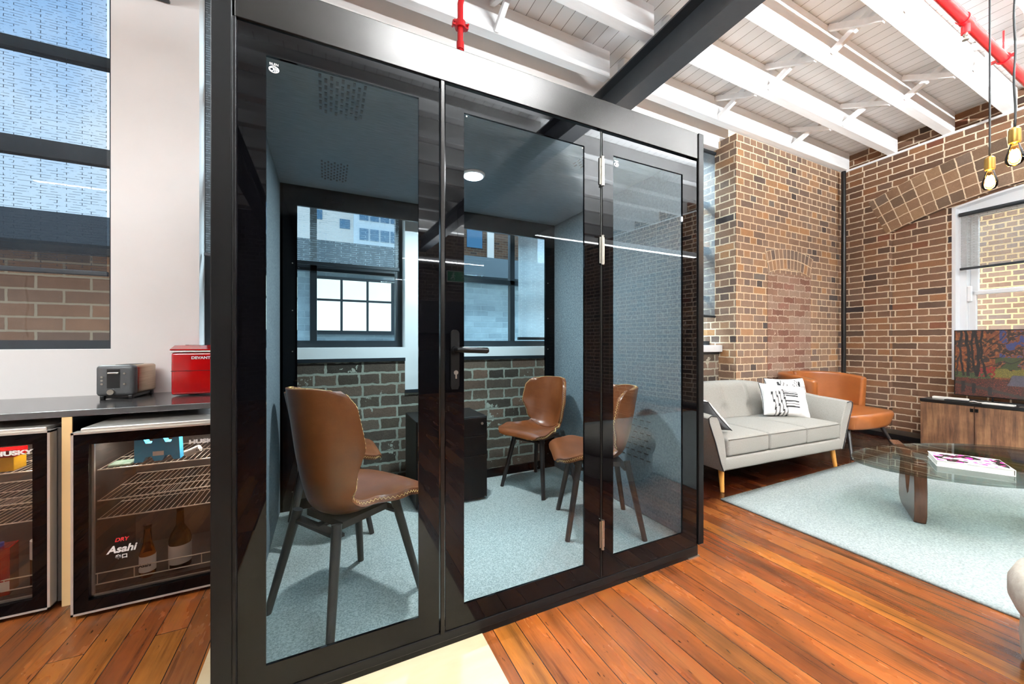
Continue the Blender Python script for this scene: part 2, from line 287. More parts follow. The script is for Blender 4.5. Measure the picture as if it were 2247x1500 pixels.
# ================================================================== mesh helpers
class MB:
    def __init__(s): s.bm = bmesh.new()
    def box(s, x0, x1, y0, y1, z0, z1, bev=0, seg=2, mtx=None):
        r = bmesh.ops.create_cube(s.bm, size=1); v = r['verts']
        bmesh.ops.scale(s.bm, vec=(abs(x1 - x0), abs(y1 - y0), abs(z1 - z0)), verts=v)
        bmesh.ops.translate(s.bm, vec=((x0 + x1) / 2, (y0 + y1) / 2, (z0 + z1) / 2), verts=v)
        if bev:
            ed = list({e for q in v for e in q.link_edges})
            rr = bmesh.ops.bevel(s.bm, geom=ed, offset=bev, segments=seg, affect='EDGES', profile=.5); v = list({q for f in rr['faces'] for q in f.verts} | {q for q in v if q.is_valid})
        if mtx: bmesh.ops.transform(s.bm, matrix=mtx, verts=v)
        return s
    def cyl(s, p0, p1, r0, r1=None, n=16, caps=True):
        p0 = Vector(p0); p1 = Vector(p1); r1 = r0 if r1 is None else r1; d = p1 - p0
        q = d.to_track_quat('Z', 'Y').to_matrix().to_4x4(); q.translation = (p0 + p1) / 2
        bmesh.ops.create_cone(s.bm, cap_ends=caps, cap_tris=False, segments=n, radius1=r0, radius2=max(r1, 1e-5), depth=d.length, matrix=q); return s
    def lathe(s, prof, c=(0, 0, 0), n=28, axis='Z'):
        rings = []
        for r, z in prof:
            rings.append([s.bm.verts.new((c[0] + r * math.cos(2 * PI * i / n), c[1] + r * math.sin(2 * PI * i / n), c[2] + z)) for i in range(n)])
        for a, b in zip(rings, rings[1:]):
            for i in range(n): s.bm.faces.new((a[i], a[(i + 1) % n], b[(i + 1) % n], b[i]))
        for rg, fl in ((rings[0], True), (rings[-1], False)):
            try: s.bm.faces.new(rg[::-1] if fl else rg)
            except Exception: pass
        return s
    def tube(s, pts, r, n=10, closed=False):
        P = [Vector(p) for p in pts]; rings = []; up = Vector((0, 0, 1)); L = len(P)
        rr = r if isinstance(r, (list, tuple)) else [r] * L
        prev = None
        for i, p in enumerate(P):
            t = (P[(i + 1) % L] - P[i - 1]) if closed else (P[min(i + 1, L - 1)] - P[max(i - 1, 0)]); t.normalize()
            if prev is None:
                a = t.cross(up if abs(t.z) < .95 else Vector((1, 0, 0))).normalized()
            else:
                a = (prev - t * prev.dot(t)).normalized()
            prev = a; b = t.cross(a)
            rings.append([s.bm.verts.new(p + (a * math.cos(2 * PI * k / n) + b * math.sin(2 * PI * k / n)) * rr[i]) for k in range(n)])
        m = L if closed else L - 1
        for i in range(m):
            a, b = rings[i], rings[(i + 1) % L]
            for k in range(n): s.bm.faces.new((a[k], a[(k + 1) % n], b[(k + 1) % n], b[k]))
        if not closed:
            s.bm.faces.new(rings[0][::-1]); s.bm.faces.new(rings[-1])
        return s
    def prism(s, poly, z0, z1, mtx=None):
        a = [s.bm.verts.new((x, y, z0)) for x, y in poly]; b = [s.bm.verts.new((x, y, z1)) for x, y in poly]; k = len(poly)
        fs = [s.bm.faces.new(a[::-1]), s.bm.faces.new(b)]
        for i in range(k): fs.append(s.bm.faces.new((a[i], a[(i + 1) % k], b[(i + 1) % k], b[i])))
        if mtx: bmesh.ops.transform(s.bm, matrix=mtx, verts=a + b)
        return s
    def grid(s, fn, nu, nv, closed_u=False):
        V = [[s.bm.verts.new(fn(i / nu, j / nv)) for j in range(nv + 1)] for i in range(nu if closed_u else nu + 1)]
        for i in range(nu):
            for j in range(nv): s.bm.faces.new((V[i][j], V[(i + 1) % len(V)][j], V[(i + 1) % len(V)][j + 1], V[i][j + 1]))
        return V
    def build(s, name, m, parent=None, smooth=False, uv=False, loc=None, rot=None, recalc=True, keepuv=False):
        if recalc: bmesh.ops.recalc_face_normals(s.bm, faces=s.bm.faces)
        if uv:
            ul = s.bm.loops.layers.uv.new('UVMap')
            for f in s.bm.faces:
                nn = f.normal
                for l in f.loops:
                    c = l.vert.co
                    if abs(nn.z) > .8: l[ul].uv = (c.x, c.y)
                    elif abs(nn.y) >= abs(nn.x): l[ul].uv = (c.x, c.z)
                    else: l[ul].uv = (c.y + .06, c.z)
        me = bpy.data.meshes.new(name); s.bm.to_mesh(me); s.bm.free()
        if smooth:
            for p in me.polygons: p.use_smooth = True
        if m is not None: me.materials.append(m)
        o = bpy.data.objects.new(name, me); C.objects.link(o)
        if parent is not None: o.parent = parent
        if loc: o.location = loc
        if rot: o.rotation_euler = rot
        if smooth == 'auto':
            try:
                me.set_sharp_from_angle(angle=R(35))
            except Exception: pass
        return o
def tag(o, label, cat, group=None):
    o['label'] = label; o['category'] = cat
    if group: o['group'] = group
    return o
def thing(name, label, cat, loc=(0, 0, 0), rz=0, group=None):
    o = bpy.data.objects.new(name, None); C.objects.link(o); o.location = loc; o.rotation_euler = (0, 0, rz); o.empty_display_size = .1
    return tag(o, label, cat, group)
def struct(o): o['kind'] = 'structure'; return o
def solid(o, t, off=0):
    md = o.modifiers.new('solid', 'SOLIDIFY'); md.thickness = t; md.offset = off; return md
def subsurf(o, l=1):
    md = o.modifiers.new('sub', 'SUBSURF'); md.levels = l; md.render_levels = l
def copy_tree(o, parent=None):
    c = o.copy(); C.objects.link(c)
    if parent is not None: c.parent = parent
    for ch in [k for k in o.children]: copy_tree(ch, c)
    return c
def text(body, size, loc, rot, m, parent=None, name='lettering', ext=.0006, sx_=1, shear=0, bold=0):
    cu = bpy.data.curves.new('t', 'FONT'); cu.body = body; cu.size = size; cu.extrude = ext; cu.align_x = 'CENTER'; cu.align_y = 'CENTER'; cu.shear = shear; cu.offset = bold
    to = bpy.data.objects.new('t', cu); C.objects.link(to); dg = bpy.context.evaluated_depsgraph_get(); dg.update()
    me = bpy.data.meshes.new_from_object(to.evaluated_get(dg)); bpy.data.objects.remove(to)
    o = bpy.data.objects.new(name, me); me.materials.clear(); me.materials.append(m); C.objects.link(o)
    o.location = loc; o.rotation_euler = rot; o.scale = (sx_, 1, 1)
    if parent is not None: o.parent = parent
    return o
def paint(o, fn):
    me = o.data; a = me.color_attributes.new('Col', 'FLOAT_COLOR', 'POINT')
    for i, v in enumerate(me.vertices): a.data[i].color = fn(v.co)

# ================================================================== SETTING
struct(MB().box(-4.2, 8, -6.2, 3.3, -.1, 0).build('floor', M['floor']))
ceil = struct(MB().box(-4.2, 8, -6.2, 3.3, 3.745, 3.8).build('ceiling', M['boards']))
XB = 2.36
JY = [2.68 + .03, 2.2, 1.705, 1.265, .8, .33, -.15, -.65, -1.15, -1.65, -2.2, -2.8, -3.4, -4.0, -4.6, -5.2]
for k, y in enumerate(JY):
    for x0, x1 in ((-4.1, -.9), (-.9, 2.28), (2.44, 6.48 - .1 * (2.7 - y))):
        if y < -1.5 and x0 > 2: x1 = 7.5
        b = MB(); b.box(x0, x1, y - .045, y + .045, 3.512, 3.744, .006, 1); j = b.build('joist', M['white_joist'], ceil)
    if y > .2 and k < 5:
        y2 = JY[k + 1]
        for xx in (-.25, 1.15, 3.72, 5.07):
            for s_, dx in ((0, -.018), (1, .022)):
                za, zb = (3.53, 3.72) if s_ else (3.72, 3.53)
                b = MB(); ya, yb = y - .045, y2 + .045
                L = math.hypot(ya - yb, zb - za); an = math.atan2(zb - za, yb - ya)
                b.box(-.019, .019, -L / 2, L / 2, -.022, .022, mtx=Matrix.Translation((xx + dx, (ya + yb) / 2, (za + zb) / 2)) @ Matrix.Rotation(math.atan2(zb - za, yb - ya), 4, 'X'))
                b.build('strut', M['white_joist'], ceil)
# steel beams
def ibeam(x, rz, label, dz=0):
    t = thing('steel_beam', label, 'beam', (x, 2.94, dz), rz)
    b = MB(); b.box(-.09, .09, -9, 0, 3.238, 3.252); b.box(-.09, .09, -9, 0, 3.495, 3.509); b.box(-.006, .006, -9, 0, 3.25, 3.497)
    b.build('beam_section', M['steel'], t); return t
ibeam(2.395, -R(2.6), 'dark grey steel beam crossing the white ceiling above the black glass booth')
ibeam(-.925, 0, 'short visible end of a dark grey steel beam high on the cream wall above the bench', -.07)

# window wall (y 2.95 .. 3.25)
WIN = [(-2.35, -1.1), (-.7, .54), (.95, 2.15), (2.95, 4.32)]
b = MB(); zs, zh = 1.11, 3.42
xs = [-4.2] + [v for w in WIN for v in w] + [4.32]
for i in range(0, len(xs) - 1, 2):
    if xs[i + 1] > xs[i]: b.box(xs[i], xs[i + 1], 2.95, 3.25, .786 if xs[i] > 0 else 0, 3.78)
for x0, x1 in WIN:
    b.box(x0, x1, 2.95, 3.25, zh, 3.78); b.box(x0, x1, 2.95, 3.25, 1.03 if x0 > -1 else 0, zs)
struct(b.build('wall_back', M['plaster']))
b = MB(); b.box(-.32, .54, 2.951, 3.25, 0, 1.03); b.box(.54, .95, 2.951, 3.25, 0, .786); b.box(.95, 2.15, 2.951, 3.25, 0, 1.03); b.box(2.15, 2.95, 2.951, 3.25, 0, .786); b.box(2.95, 4.2, 2.951, 3.25, 0, 1.03); struct(b.build('trim_1', M['brick_apron'], uv=True))
for k_, (xa, xb, za) in enumerate(((-.32, .54, 1.008), (.54, .95, .765), (.95, 2.15, 1.008), (2.9, 4.14, 1.008))): struct(MB().box(xa, xb, 2.935, 2.955, za, za + .024).build('trim_%d' % (3 + k_), M['window_dark']))
b = MB(); b.box(2.9, 4.148, 2.9, 3.1, 1.035, 1.112, .006); struct(b.build('trim_2', M['white_gloss']))
# brick pier
b = MB(); b.box(4.148, 6.75, 2.74, 3.3, 0, 3.5)
pier = struct(b.build('wall_back_pier', M['brick_pier'], uv=True))
# bricked-in arch on pier: ring of soldier bricks, rough infill
def arc_panel(cx, cz, r0, r1, a0, a1, y0, y1, n, name, m, parent, swap=False):
    bm = bmesh.new(); ul = bm.loops.layers.uv.new('UVMap'); rows = []
    for i in range(n + 1):
        a = a0 + (a1 - a0) * i / n
        rows.append([bm.verts.new((cx + r * math.sin(a), y, cz + r * math.cos(a))) for r, y in ((r0, y1), (r0, y0), (r1, y0), (r1, y1))])
    for i in range(n):
        for j in range(3):
            f = bm.faces.new((rows[i][j], rows[i + 1][j], rows[i + 1][j + 1], rows[i][j + 1]))
            for l in f.loops:
                ii = i if l.vert in rows[i] else i + 1; jj = rows[ii].index(l.vert)
                u = (a0 + (a1 - a0) * ii / n) * (r0 + r1) / 2; v = [r0 - .06, r0, r1, r1 + .06][jj] - r0
                l[ul].uv = (v, u) if swap else (u, v)
    for e in (0, -1): bm.faces.new(rows[e])
    bmesh.ops.recalc_face_normals(bm, faces=bm.faces)
    me = bpy.data.meshes.new(name); bm.to_mesh(me); bm.free(); me.materials.append(m); o = bpy.data.objects.new(name, me); C.objects.link(o)
    if parent is not None: o.parent = parent
    return o
arc_panel(5.2, .55, 1.5, 1.75, -.3, .3, 2.733, 2.74, 24, 'brick_arch', M['brick_soldier'], pier, swap=True)
b = MB(); b.box(4.73, 5.66, 2.734, 2.74, 0, 1.99); b.build('brick_infill', M['brick_rough'], pier, uv=True)

# end wall in its own frame: x = along the wall from the corner, y = outward, z = up
EW = bpy.data.objects.new('wall_right', None); RW = -math.atan2(1, -.1068) - 0
rotw = math.atan2(-1, -.1068)
def arcz(s, r, c=(1.85, -.9)): return c[1] + math.sqrt(max(r * r - (s - c[0]) ** 2, 0))
b = MB()
n_ = 24; arcp = [(.515 + 2.67 * i / n_, arcz(.515 + 2.67 * i / n_, 3.685)) for i in range(n_ + 1)]
poly = [(-.15, 0), (.515, 0)] + arcp + [(3.185, 0), (9.3, 0), (9.3, 3.51), (-.15, 3.51)]
mt = Matrix(((1, 0, 0, 0), (0, 0, 1, 0), (0, 1, 0, 0), (0, 0, 0, 1)))
b.prism(poly, 0, .06, mt)
n2 = 16; arc2 = [(1.05 + 1.6 * i / n2, arcz(1.05 + 1.6 * i / n2, 3.665)) for i in range(n2 + 1)]
# recessed layer around window opening
poly2 = [(.4, 0), (3.3, 0), (3.3, 3.51), (1.85, 3.51), (1.85, arcz(1.85, 3.665))] + [p for p in arc2[n2 // 2 + 1:]] + [(2.65, .72), (1.05, .72)] + [p for p in arc2[:n2 // 2 + 1]][0:n2 // 2] + [(1.85, arcz(1.85, 3.665) + 1e-4), (1.85, 3.51 - 1e-4), (.4, 3.51)]
b.prism([(.4, 0), (1.05, 0), (1.05, 3.5), (.4, 3.5)], .061, .3, mt); b.prism([(2.65, 0), (3.3, 0), (3.3, 3.5), (2.65, 3.5)], .061, .3, mt)
b.prism([(1.05, 0), (2.65, 0), (2.65, .72), (1.05, .72)], .061, .3, mt)
b.prism(arc2 + [(2.65, 3.5), (1.05, 3.5)], .061, .3, mt)
b.box(-.2, 9.3, .1, .3, 3.505, 3.78)
EWo = b.build('wall_right', M['brick_end'], uv=True, loc=(6.47, 2.74, 0), rot=(0, 0, rotw)); struct(EWo)
arc_panel(1.85, -.9, 3.687, 4.185, -.38, .38, -.006, .06, 60, 'window_arch', M['brick_arch'], EWo)
MB().box(-.15, 9.3, -.02, .0, 3.49, 3.512).build('wall_ledge', M['white_joist'], EWo)
bb = struct(MB().box(.02, 6.2, -.33, -.001, 0, .055, .004).build('baseboard_right', M['black_plastic'], loc=(6.47, 2.74, 0), rot=(0, 0, rotw)))
# sash window in the end wall
w5 = struct(MB().box(1.05, 2.65, .062, .30, .70, .722).build('window_5', M['white_gloss'], loc=(6.47, 2.74, 0), rot=(0, 0, rotw)))
b = MB()
for x0, x1 in ((1.045, 1.075), (2.625, 2.655)): b.box(x0, x1, .055, .3, .72, 2.68)
for x0, x1 in ((1.075, 1.13), (2.57, 2.625)): b.box(x0, x1, .14, .28, .72, 2.68)
b.prism([(p[0], p[1] - .0) for p in arc2] + [(p[0], p[1] - .02) for p in arc2[::-1]], .055, .3, mt)
b.prism([(1.06, 2.56), (2.64, 2.56)] + [(p[0], p[1] - .01) for p in arc2[::-1]], .16, .28, mt)
b.build('casing', M['white_gloss'], w5)
b = MB()
for z0, z1, y in ((.74, 1.72, .17), (1.68, 2.6, .22)):
    for x0, x1 in ((1.13, 1.19), (2.51, 2.57)): b.box(x0, x1, y, y + .04, z0, z1, .006)
    b.box(1.13, 2.57, y, y + .04, z0, z0 + .05, .006); b.box(1.13, 2.57, y, y + .04, z1 - .045, z1, .006)
b.box(1.128, 1.165, .14, .18, 1.60, 1.78, .012)
b.build('sash', M['white_gloss'], w5)
MB().box(1.18, 2.52, .19, .194, .78, 1.7).build('pane', M['win_glass'], w5); MB().box(1.18, 2.52, .24, .244, 1.72, 2.56).build('pane', M['win_glass'], w5)
def blind(label, x0, x1, y, z0, z1, m, **k):
    t = thing('roller_blind', label, 'blind', **k)
    b = MB(); b.grid(lambda u, v: (x0 + (x1 - x0) * u, y, z0 + (z1 - z0) * v), 2, 2); b.build('blind_fabric', m, t, uv=True)
    MB().cyl((x0 - .01, y, z1), (x1 + .01, y, z1), .022).build('roller', M['window_dark'], t, smooth='auto')
    MB().box(x0 - .006, x1 + .006, y - .012, y + .012, z0 - .022, z0 + .004, .004).build('bottom_bar', M['window_dark'], t)
    return t
bl = blind('taupe see-through roller blind half down over the white sash window behind the television', 1.10, 2.6, .1, 1.98, 2.585, M['blind_end'])
bl.location = (6.47, 2.74, 0); bl.rotation_euler = (0, 0, rotw)

# black service pipe in corner
o = MB().cyl((6.31, 2.66, 0), (6.31, 2.66, 3.46), .026, n=14).build('corner_pipe', M['black_plastic'], smooth='auto'); tag(o, 'thin black vertical pipe running up the corner of the two brick walls', 'pipe')

# metal windows in window wall
def metal_window(i, x0, x1, m, vx, white=False):
    w = struct(MB().box(x0, x1, 3.07, 3.13, zs, zs + .05).build('window_%d' % i, m))
    b = MB()
    for a, c in ((x0, x0 + .05), (x1 - .05, x1)): b.box(a, c, 3.07, 3.13, zs + .05, zh)
    b.box(x0, x1, 3.07, 3.13, zh - .05, zh)
    for z, h_ in ((1.68, .02), (2.24, .048), (2.80, .03)): b.box(x0 + .05, x1 - .05, 3.075, 3.125, z - h_, z + h_)
    b.box(vx - .022, vx + .022, 3.075, 3.125, zs + .05, zh - .05); b.build('mullion', m, w)
    MB().box(x0 + .03, x1 - .03, 3.098, 3.102, zs + .03, zh - .03).build('pane', M['win_glass'], w)
    return w
metal_window(1, *WIN[0], M['window_dark'], -1.78); metal_window(2, *WIN[1], M['window_dark'], -.08)
metal_window(3, *WIN[2], M['window_dark'], 1.51); metal_window(4, *WIN[3], M['window_dark'], 3.6)
blind('dark see-through roller blind in the tall window above the toaster', -2.33, -1.135, 3.0, 1.55, 3.38, M['blind_dark'])
blind('dark see-through roller blind seen through the left pane of the booth', -.68, .50, 3.0, 1.71, 3.38, M['blind_light'])
blind('pale see-through roller blind seen through the door of the booth', 1.53, 2.13, 3.0, 1.19, 3.38, M['blind_white'])
blind('grey roller blind hanging in the window between the booth and the brick pier', 2.97, 4.213, 3.0, 1.46, 3.38, M['blind_grey'])
# blind cord
pts = [(-1.56 + .006 * math.sin(k * 1.7), 2.975, 2.28 - k * .058) for k in range(20)]
o = MB().tube(pts, .0035, 6).build('blind_cord', M['cable'], smooth=True); tag(o, 'thin dark blind cord hanging in front of the window above the bench', 'cord')

# other walls of the room
struct(MB().box(-4.25, -4.2, -6.2, 3.3, 0, 3.8).build('wall_left', M['plaster']))
struct(MB().box(-4.2, 8, -6.25, -6.2, 0, 3.8).build('wall_front', M['brick_dark'], uv=True))

# ================================================================== OUTSIDE
struct(MB().box(-12, 16, 3.6, 40, -3.2, -3.0).build('ground_outside', M['concrete']))
t = thing('brick_building', 'brown brick building with a dark roof fascia across the laneway behind the booth', 'building')
MB().box(-7, -1.2, 5.5, 9, -3, 2.13).build('wall', M['brick_out2'], t, uv=True); MB().box(-1.2, 7, 5.5, 9, -3, 2.13).build('painted_wall', M['brick_grey'], t, uv=True)
MB().box(-7, 7, 5.3, 9, 2.13, 2.42).build('roof_fascia', M['fascia'], t)
for x0 in (-.12,):  # added glowing panes imitate a window grid mirrored in the booth glass
    f = MB().box(x0 - .05, x0 + 1.0, 5.47, 5.5, 1.25, 2.0).build('window_frame', M['window_dark'], t)
    for k in range(3):
        for za, zb in ((1.3, 1.68), (1.71, 1.96)): MB().box(x0 + k * .32, x0 + k * .32 + .29, 5.46, 5.47, za, zb).build('pane', M['office_lit'], f)
t = thing('tower_building', 'pale high-rise tower with rows of blue windows seen through the left pane of the booth', 'building')
MB().box(-2.2, 1.2, 20, 26, -3, 14).build('tower_wall', M['tower'], t)
MB().box(1.2, 4.2, 19.6, 26, -3, 14).build('tower_bay', M['white'], t)
for z in range(6):
    for k in range(5): MB().box(1.45 + k * .48, 1.85 + k * .48, 19.55, 19.6, 5.1 + z * .95, 5.65 + z * .95).build('window', M['blue_window'], t)
for x, z in ((-.6, 6.9), (.6, 6.6), (-.5, 5.3)): MB().box(x, x + .45, 19.97, 20, z, z + .45).build('window', M['blue_window'], t)
t = thing('brick_tower', 'brown brick high-rise with pale columns seen through the door of the booth', 'building')
MB().box(5.4, 11.5, 20, 26, -3, 14).build('tower_wall', M['brick_out2'], t, uv=True)
for x in (6.2, 8.2): MB().box(x, x + .4, 19.9, 20, -3, 14).build('pilaster', M['tower'], t)
for z in (4.6, 6.4): MB().box(7.0, 7.9, 19.95, 20, z, z + 1).build('window', M['blue_window'], t)
t = MB().box(10.2, 13, -6, 8, -3, 6).build('neighbour_wall', M['brick_out'], uv=True); tag(t, 'sunlit orange brick wall of the neighbouring building outside the sash window', 'building')

# ================================================================== BOOTH
PX0, PX1, PY0, PY1, PT = -.303, 1.822, 1.386, 2.85, 2.262
pod = thing('meeting_booth', 'freestanding black framed glass meeting booth with felt lined walls in the middle of the room', 'booth', (0, 0, 0))
FY = 1.386
MB().box(PX0, -.250, FY - .004, FY + .08, .03, PT + .3, .003).build('corner_post', M['black_metal'], pod)
MB().box(1.783, PX1, FY - .004, FY + .08, .07, PT + .0, .003).build('corner_post', M['black_metal'], pod)
MB().box(PX0, -.24, PY1 - .07, PY1, .03, PT, .003).build('corner_post', M['black_metal'], pod)
MB().box(1.76, PX1, PY1 - .07, PY1, .03, PT, .003).build('corner_post', M['black_metal'], pod)
MB().box(-.246, 1.779, FY, FY + .05, 2.124, PT, .003).build('header_panel', M['header_metal'], pod)
MB().box(PX0 + .01, PX1 - .025, FY + .012, PY1 - .01, .0, .07, .003).build('plinth', M['black_metal'], pod)
MB().box(-.246, 1.779, FY + .002, FY + .06, .03, .064, .003).build('bottom_rail', M['black_metal'], pod)
for x0 in (PX0 + .03, 1.72): MB().box(x0, x0 + .085, FY + .008, FY + .06, -.0, .006).build('foot_pad', M['chrome'], pod)
MB().box(PX0, PX1, FY + .05, PY1, 2.2, PT, .003).build('roof', M['black_metal'], pod)
wl = MB().box(PX0, -.285, FY + .08, PY1 - .07, .05, 2.2).build('side_wall', M['black_metal'], pod)
MB().box(-.285, -.258, FY + .06, PY1 - .07, .082, 2.15, .004).build('felt_lining', M['felt'], wl)
wr = MB().box(1.80, PX1, FY + .08, PY1 - .07, .05, 2.2).build('side_wall', M['black_metal'], pod)
fl = MB().box(1.765, 1.80, FY + .06, PY1 - .07, .082, 2.15, .004).build('felt_lining', M['felt'], wr)
MB().box(-.285, 1.80, FY + .06, PY1 - .03, .06, .08).build('booth_carpet', M['pod_carpet'], pod)
cp = MB().box(-.285, 1.80, FY + .06, PY1 - .03, 2.15, 2.2).build('booth_ceiling', M['felt_ceiling'], pod)
b = MB()
def slots(b, x0, x1, y0, y1, nx, ny, z=2.1485, w=.008, l=.022):
    for i in range(nx):
        for j in range(ny):
            x = x0 + (x1 - x0) * i / (nx - 1); y = y0 + (y1 - y0) * (j + (.5 if i % 2 else 0)) / ny
            b.box(x - w / 2, x + w / 2, y - l / 2, y + l / 2, z, z + .003)
slots(b, -.02, .14, 1.60, 1.86, 9, 6, w=.010, l=.024); slots(b, -.02, .11, 2.35, 2.62, 9, 6, w=.009); slots(b, 1.25, 1.42, 1.56, 1.80, 9, 6)
b.build('vent_slots', M['black_plastic'], cp)['kind'] = 'stuff'
b = MB()
for i in range(9):
    for j in range(7):
        y = 1.70 + i * .055 + (.02 if j % 2 else 0); z = .42 + j * .04
        b.box(1.763, 1.7655, y, y + .03, z, z + .006)
b.build('vent_slots', M['black_plastic'], wr)['kind'] = 'stuff'
MB().lathe([(0, 0), (.062, 0), (.068, .004), (.07, .012), (0, .012)], (.79, 2.14, 2.137)).build('light_trim', M['white_gloss'], cp, smooth='auto')
MB().lathe([(0, 0), (.056, 0), (.056, .004), (0, .004)], (.79, 2.14, 2.133)).build('lamp_diffuser', M['pod_lamp'], cp)
pl = bpy.data.lights.new('booth_lamp', 'AREA'); pl.shape = 'DISK'; pl.size = .11; pl.energy = 34; pl.color = (.93, .97, 1)
po = bpy.data.objects.new('booth_lamp', pl); C.objects.link(po); po.location = (.79, 2.14, 2.13)
# glazed panels: black printed border + clear centre, one sheet
def panel(x0, x1, z0, z1, cx0, cx1, cz0, cz1, y, name, parent, th=.01):
    b = MB()
    b.box(x0, cx0, y, y + th, z0, z1); b.box(cx1, x1, y, y + th, z0, z1); b.box(cx0, cx1, y, y + th, z0, cz0); b.box(cx0, cx1, y, y + th, cz1, z1)
    f = b.build(name, M['frit'], parent)
    MB().box(cx0, cx1, y + th * .35, y + th * .55, cz0, cz1).build('clear_glass', M['pod_glass'], f)
    return f
p1 = panel(-.240, .378, .068, 2.118, -.166, .303, .15, 2.037, FY + .004, 'fixed_glass_panel', pod)
p3 = panel(1.145, 1.776, .068, 2.112, 1.207, 1.670, .155, 2.022, FY + .004, 'fixed_glass_panel', pod)
MB().box(.382, .397, FY - .006, FY + .05, .066, 2.12, .002).build('mullion', M['header_metal'], pod)
MB().box(-.250, -.240, FY - .008, FY + .05, .066, 2.12, .002).build('edge_trim', M['black_metal'], pod)
door = panel(.402, 1.128, .07, 2.112, .475, 1.040, .148, 2.027, FY + .002, 'door', pod)
MB().box(1.131, 1.141, FY + .002, FY + .03, .068, 2.115, .002).build('hinge_stile', M['black_metal'], pod)
for z in (1.93, 1.57, .27):
    b = MB(); b.cyl((1.136, FY - .006, z - .065), (1.136, FY - .006, z + .065), .0065, n=12)
    for q in (-.066, -.022, .022, .066): b.cyl((1.136, FY - .006, z + q - .001), (1.136, FY - .006, z + q + .001), .0078, n=12)
    b.box(1.122, 1.15, FY - .003, FY + .001, z - .06, z + .06); b.build('hinge', M['chrome'], pod, smooth='auto')
# door handle
pl_ = MB(); pts = []
for k in range(13): a = PI * k / 12; pts.append((.437 + .0165 * math.cos(a), 1.180 + .0165 * math.sin(a)))
pts += [(.4205, .985), (.4255, .972), (.4485, .972), (.4535, .985)]
pl_.prism(pts, 0, .008, Matrix(((1, 0, 0, 0), (0, 0, -1, FY + .001), (0, 1, 0, 0), (0, 0, 0, 1))))
pl_.build('handle_plate', M['black_metal'], door, smooth='auto')
b = MB(); b.cyl((.437, FY - .006, 1.121), (.437, FY - .018, 1.121), .014, n=20)
b.tube([(.437, FY - .012, 1.121), (.437, FY - .035, 1.121), (.441, FY - .045, 1.121), (.452, FY - .05, 1.121), (.47, FY - .051, 1.1205), (.52, FY - .051, 1.119), (.548, FY - .05, 1.118), (.554, FY - .05, 1.118)], [.010, .010, .0105, .011, .0112, .0115, .0118, .008], 14)
b.build('lever_handle', M['black_metal'], door, smooth='auto')
b = MB(); b.cyl((.440, FY - .0072, 1.035), (.440, FY - .0085, 1.035), .0085, n=20); b.box(.4375, .4435, FY - .0085, FY - .0072, 1.012, 1.033, .001, 1)
b.build('keyhole', M['chrome'], door)
# maker's mark on the panes
def mark(x, z, parent):
    b = MB(); b.tube([(x + .013 * math.cos(a * PI / 12), FY + .003, z + .0095 * math.sin(a * PI / 12)) for a in range(24)], .0014, 6, closed=True)
    b.tube([(x - .006 + .005 * math.cos(a * PI / 8), FY + .003, z + .005 * math.sin(a * PI / 8)) for a in range(16)], .0012, 6, closed=True)
    for q in (.001, .005, .009): b.tube([(x + q + .002 * math.sin(k), FY + .003, z - .006 + .0024 * k) for k in range(6)], .0011, 6)
    b.build('round_mark', M['text_white'], parent)
    text('SILEN', .010, (x, FY + .003, z + .016), (R(90), 0, 0), M['text_white'], parent)
mark(-.145, 1.997, p1); mark(1.225, 1.982, p3)
for x, z in ((.485, 2.015), (1.03, 2.015), (1.03, .16)): MB().cyl((x, FY + .001, z), (x, FY + .004, z), .0025, n=10).build('fixing_dot', M['chrome'], door)
# rear glazed frame
b = MB(); yb = 2.78
for x0, x1 in ((-.258, -.164), (.68, .86), (1.677, 1.765)): b.box(x0, x1, yb, yb + .02, .08, 2.15)
for x0, x1 in ((-.164, .68), (.86, 1.677)): b.box(x0, x1, yb, yb + .02, .08, .143); b.box(x0, x1, yb, yb + .02, 2.022, 2.15)
rf = b.build('rear_frame', M['frit'], pod)
for x0, x1 in ((-.164, .68), (.86, 1.677)): MB().box(x0, x1, yb + .006, yb + .01, .143, 2.022).build('rear_glass', M['pod_glass'], rf)
for x in (-.19, 1.70):
    for z in (1.65, 1.35, 1.09, .6, .2): MB().cyl((x, yb, z), (x, yb - .003, z), .004, n=10).build('screw_cap', M['chrome'], rf)
for x in (1.0, 1.3, 1.6): MB().cyl((x, yb, .105), (x, yb - .003, .105), .004, n=10).build('screw_cap', M['chrome'], rf)

# ================================================================== SHELL CHAIRS
def lerp(tab, t):
    for (a, va), (b_, vb) in zip(tab, tab[1:]):
        if t <= b_:
            k = (t - a) / (b_ - a); k = k * k * (3 - 2 * k); return va + (vb - va) * k
    return tab[-1][1]
# centre line: local +x is the way the sitter faces
CLX = [(0, .235), (.1, .215), (.25, .12), (.4, .0), (.48, -.08), (.54, -.135), (.6, -.165), (.7, -.19), (.85, -.215), (1, -.235)]
CLZ = [(0, .405), (.1, .435), (.25, .425), (.4, .405), (.48, .40), (.54, .425), (.6, .475), (.7, .56), (.85, .69), (1, .795)]
WID = [(0, .10), (.05, .175), (.15, .228), (.28, .225), (.42, .165), (.52, .145), (.62, .172), (.75, .205), (.87, .195), (.95, .175), (1, .155)]
WNG = [(0, .0), (.15, .012), (.3, .03), (.45, .05), (.52, .06), (.62, .10), (.74, .14), (.88, .135), (.95, .118), (1, .10)]
def spl(tab, t):
    for i, ((a, va), (b_, vb)) in enumerate(zip(tab, tab[1:])):
        if t <= b_ + 1e-9:
            k = (t - a) / (b_ - a)
            p0 = tab[i - 1][1] if i else va; p3 = tab[i + 2][1] if i + 2 < len(tab) else vb
            return .5 * ((2 * va) + (-p0 + vb) * k + (2 * p0 - 5 * va + 4 * vb - p3) * k * k + (-p0 + 3 * va - 3 * vb + p3) * k ** 3)
    return tab[-1][1]
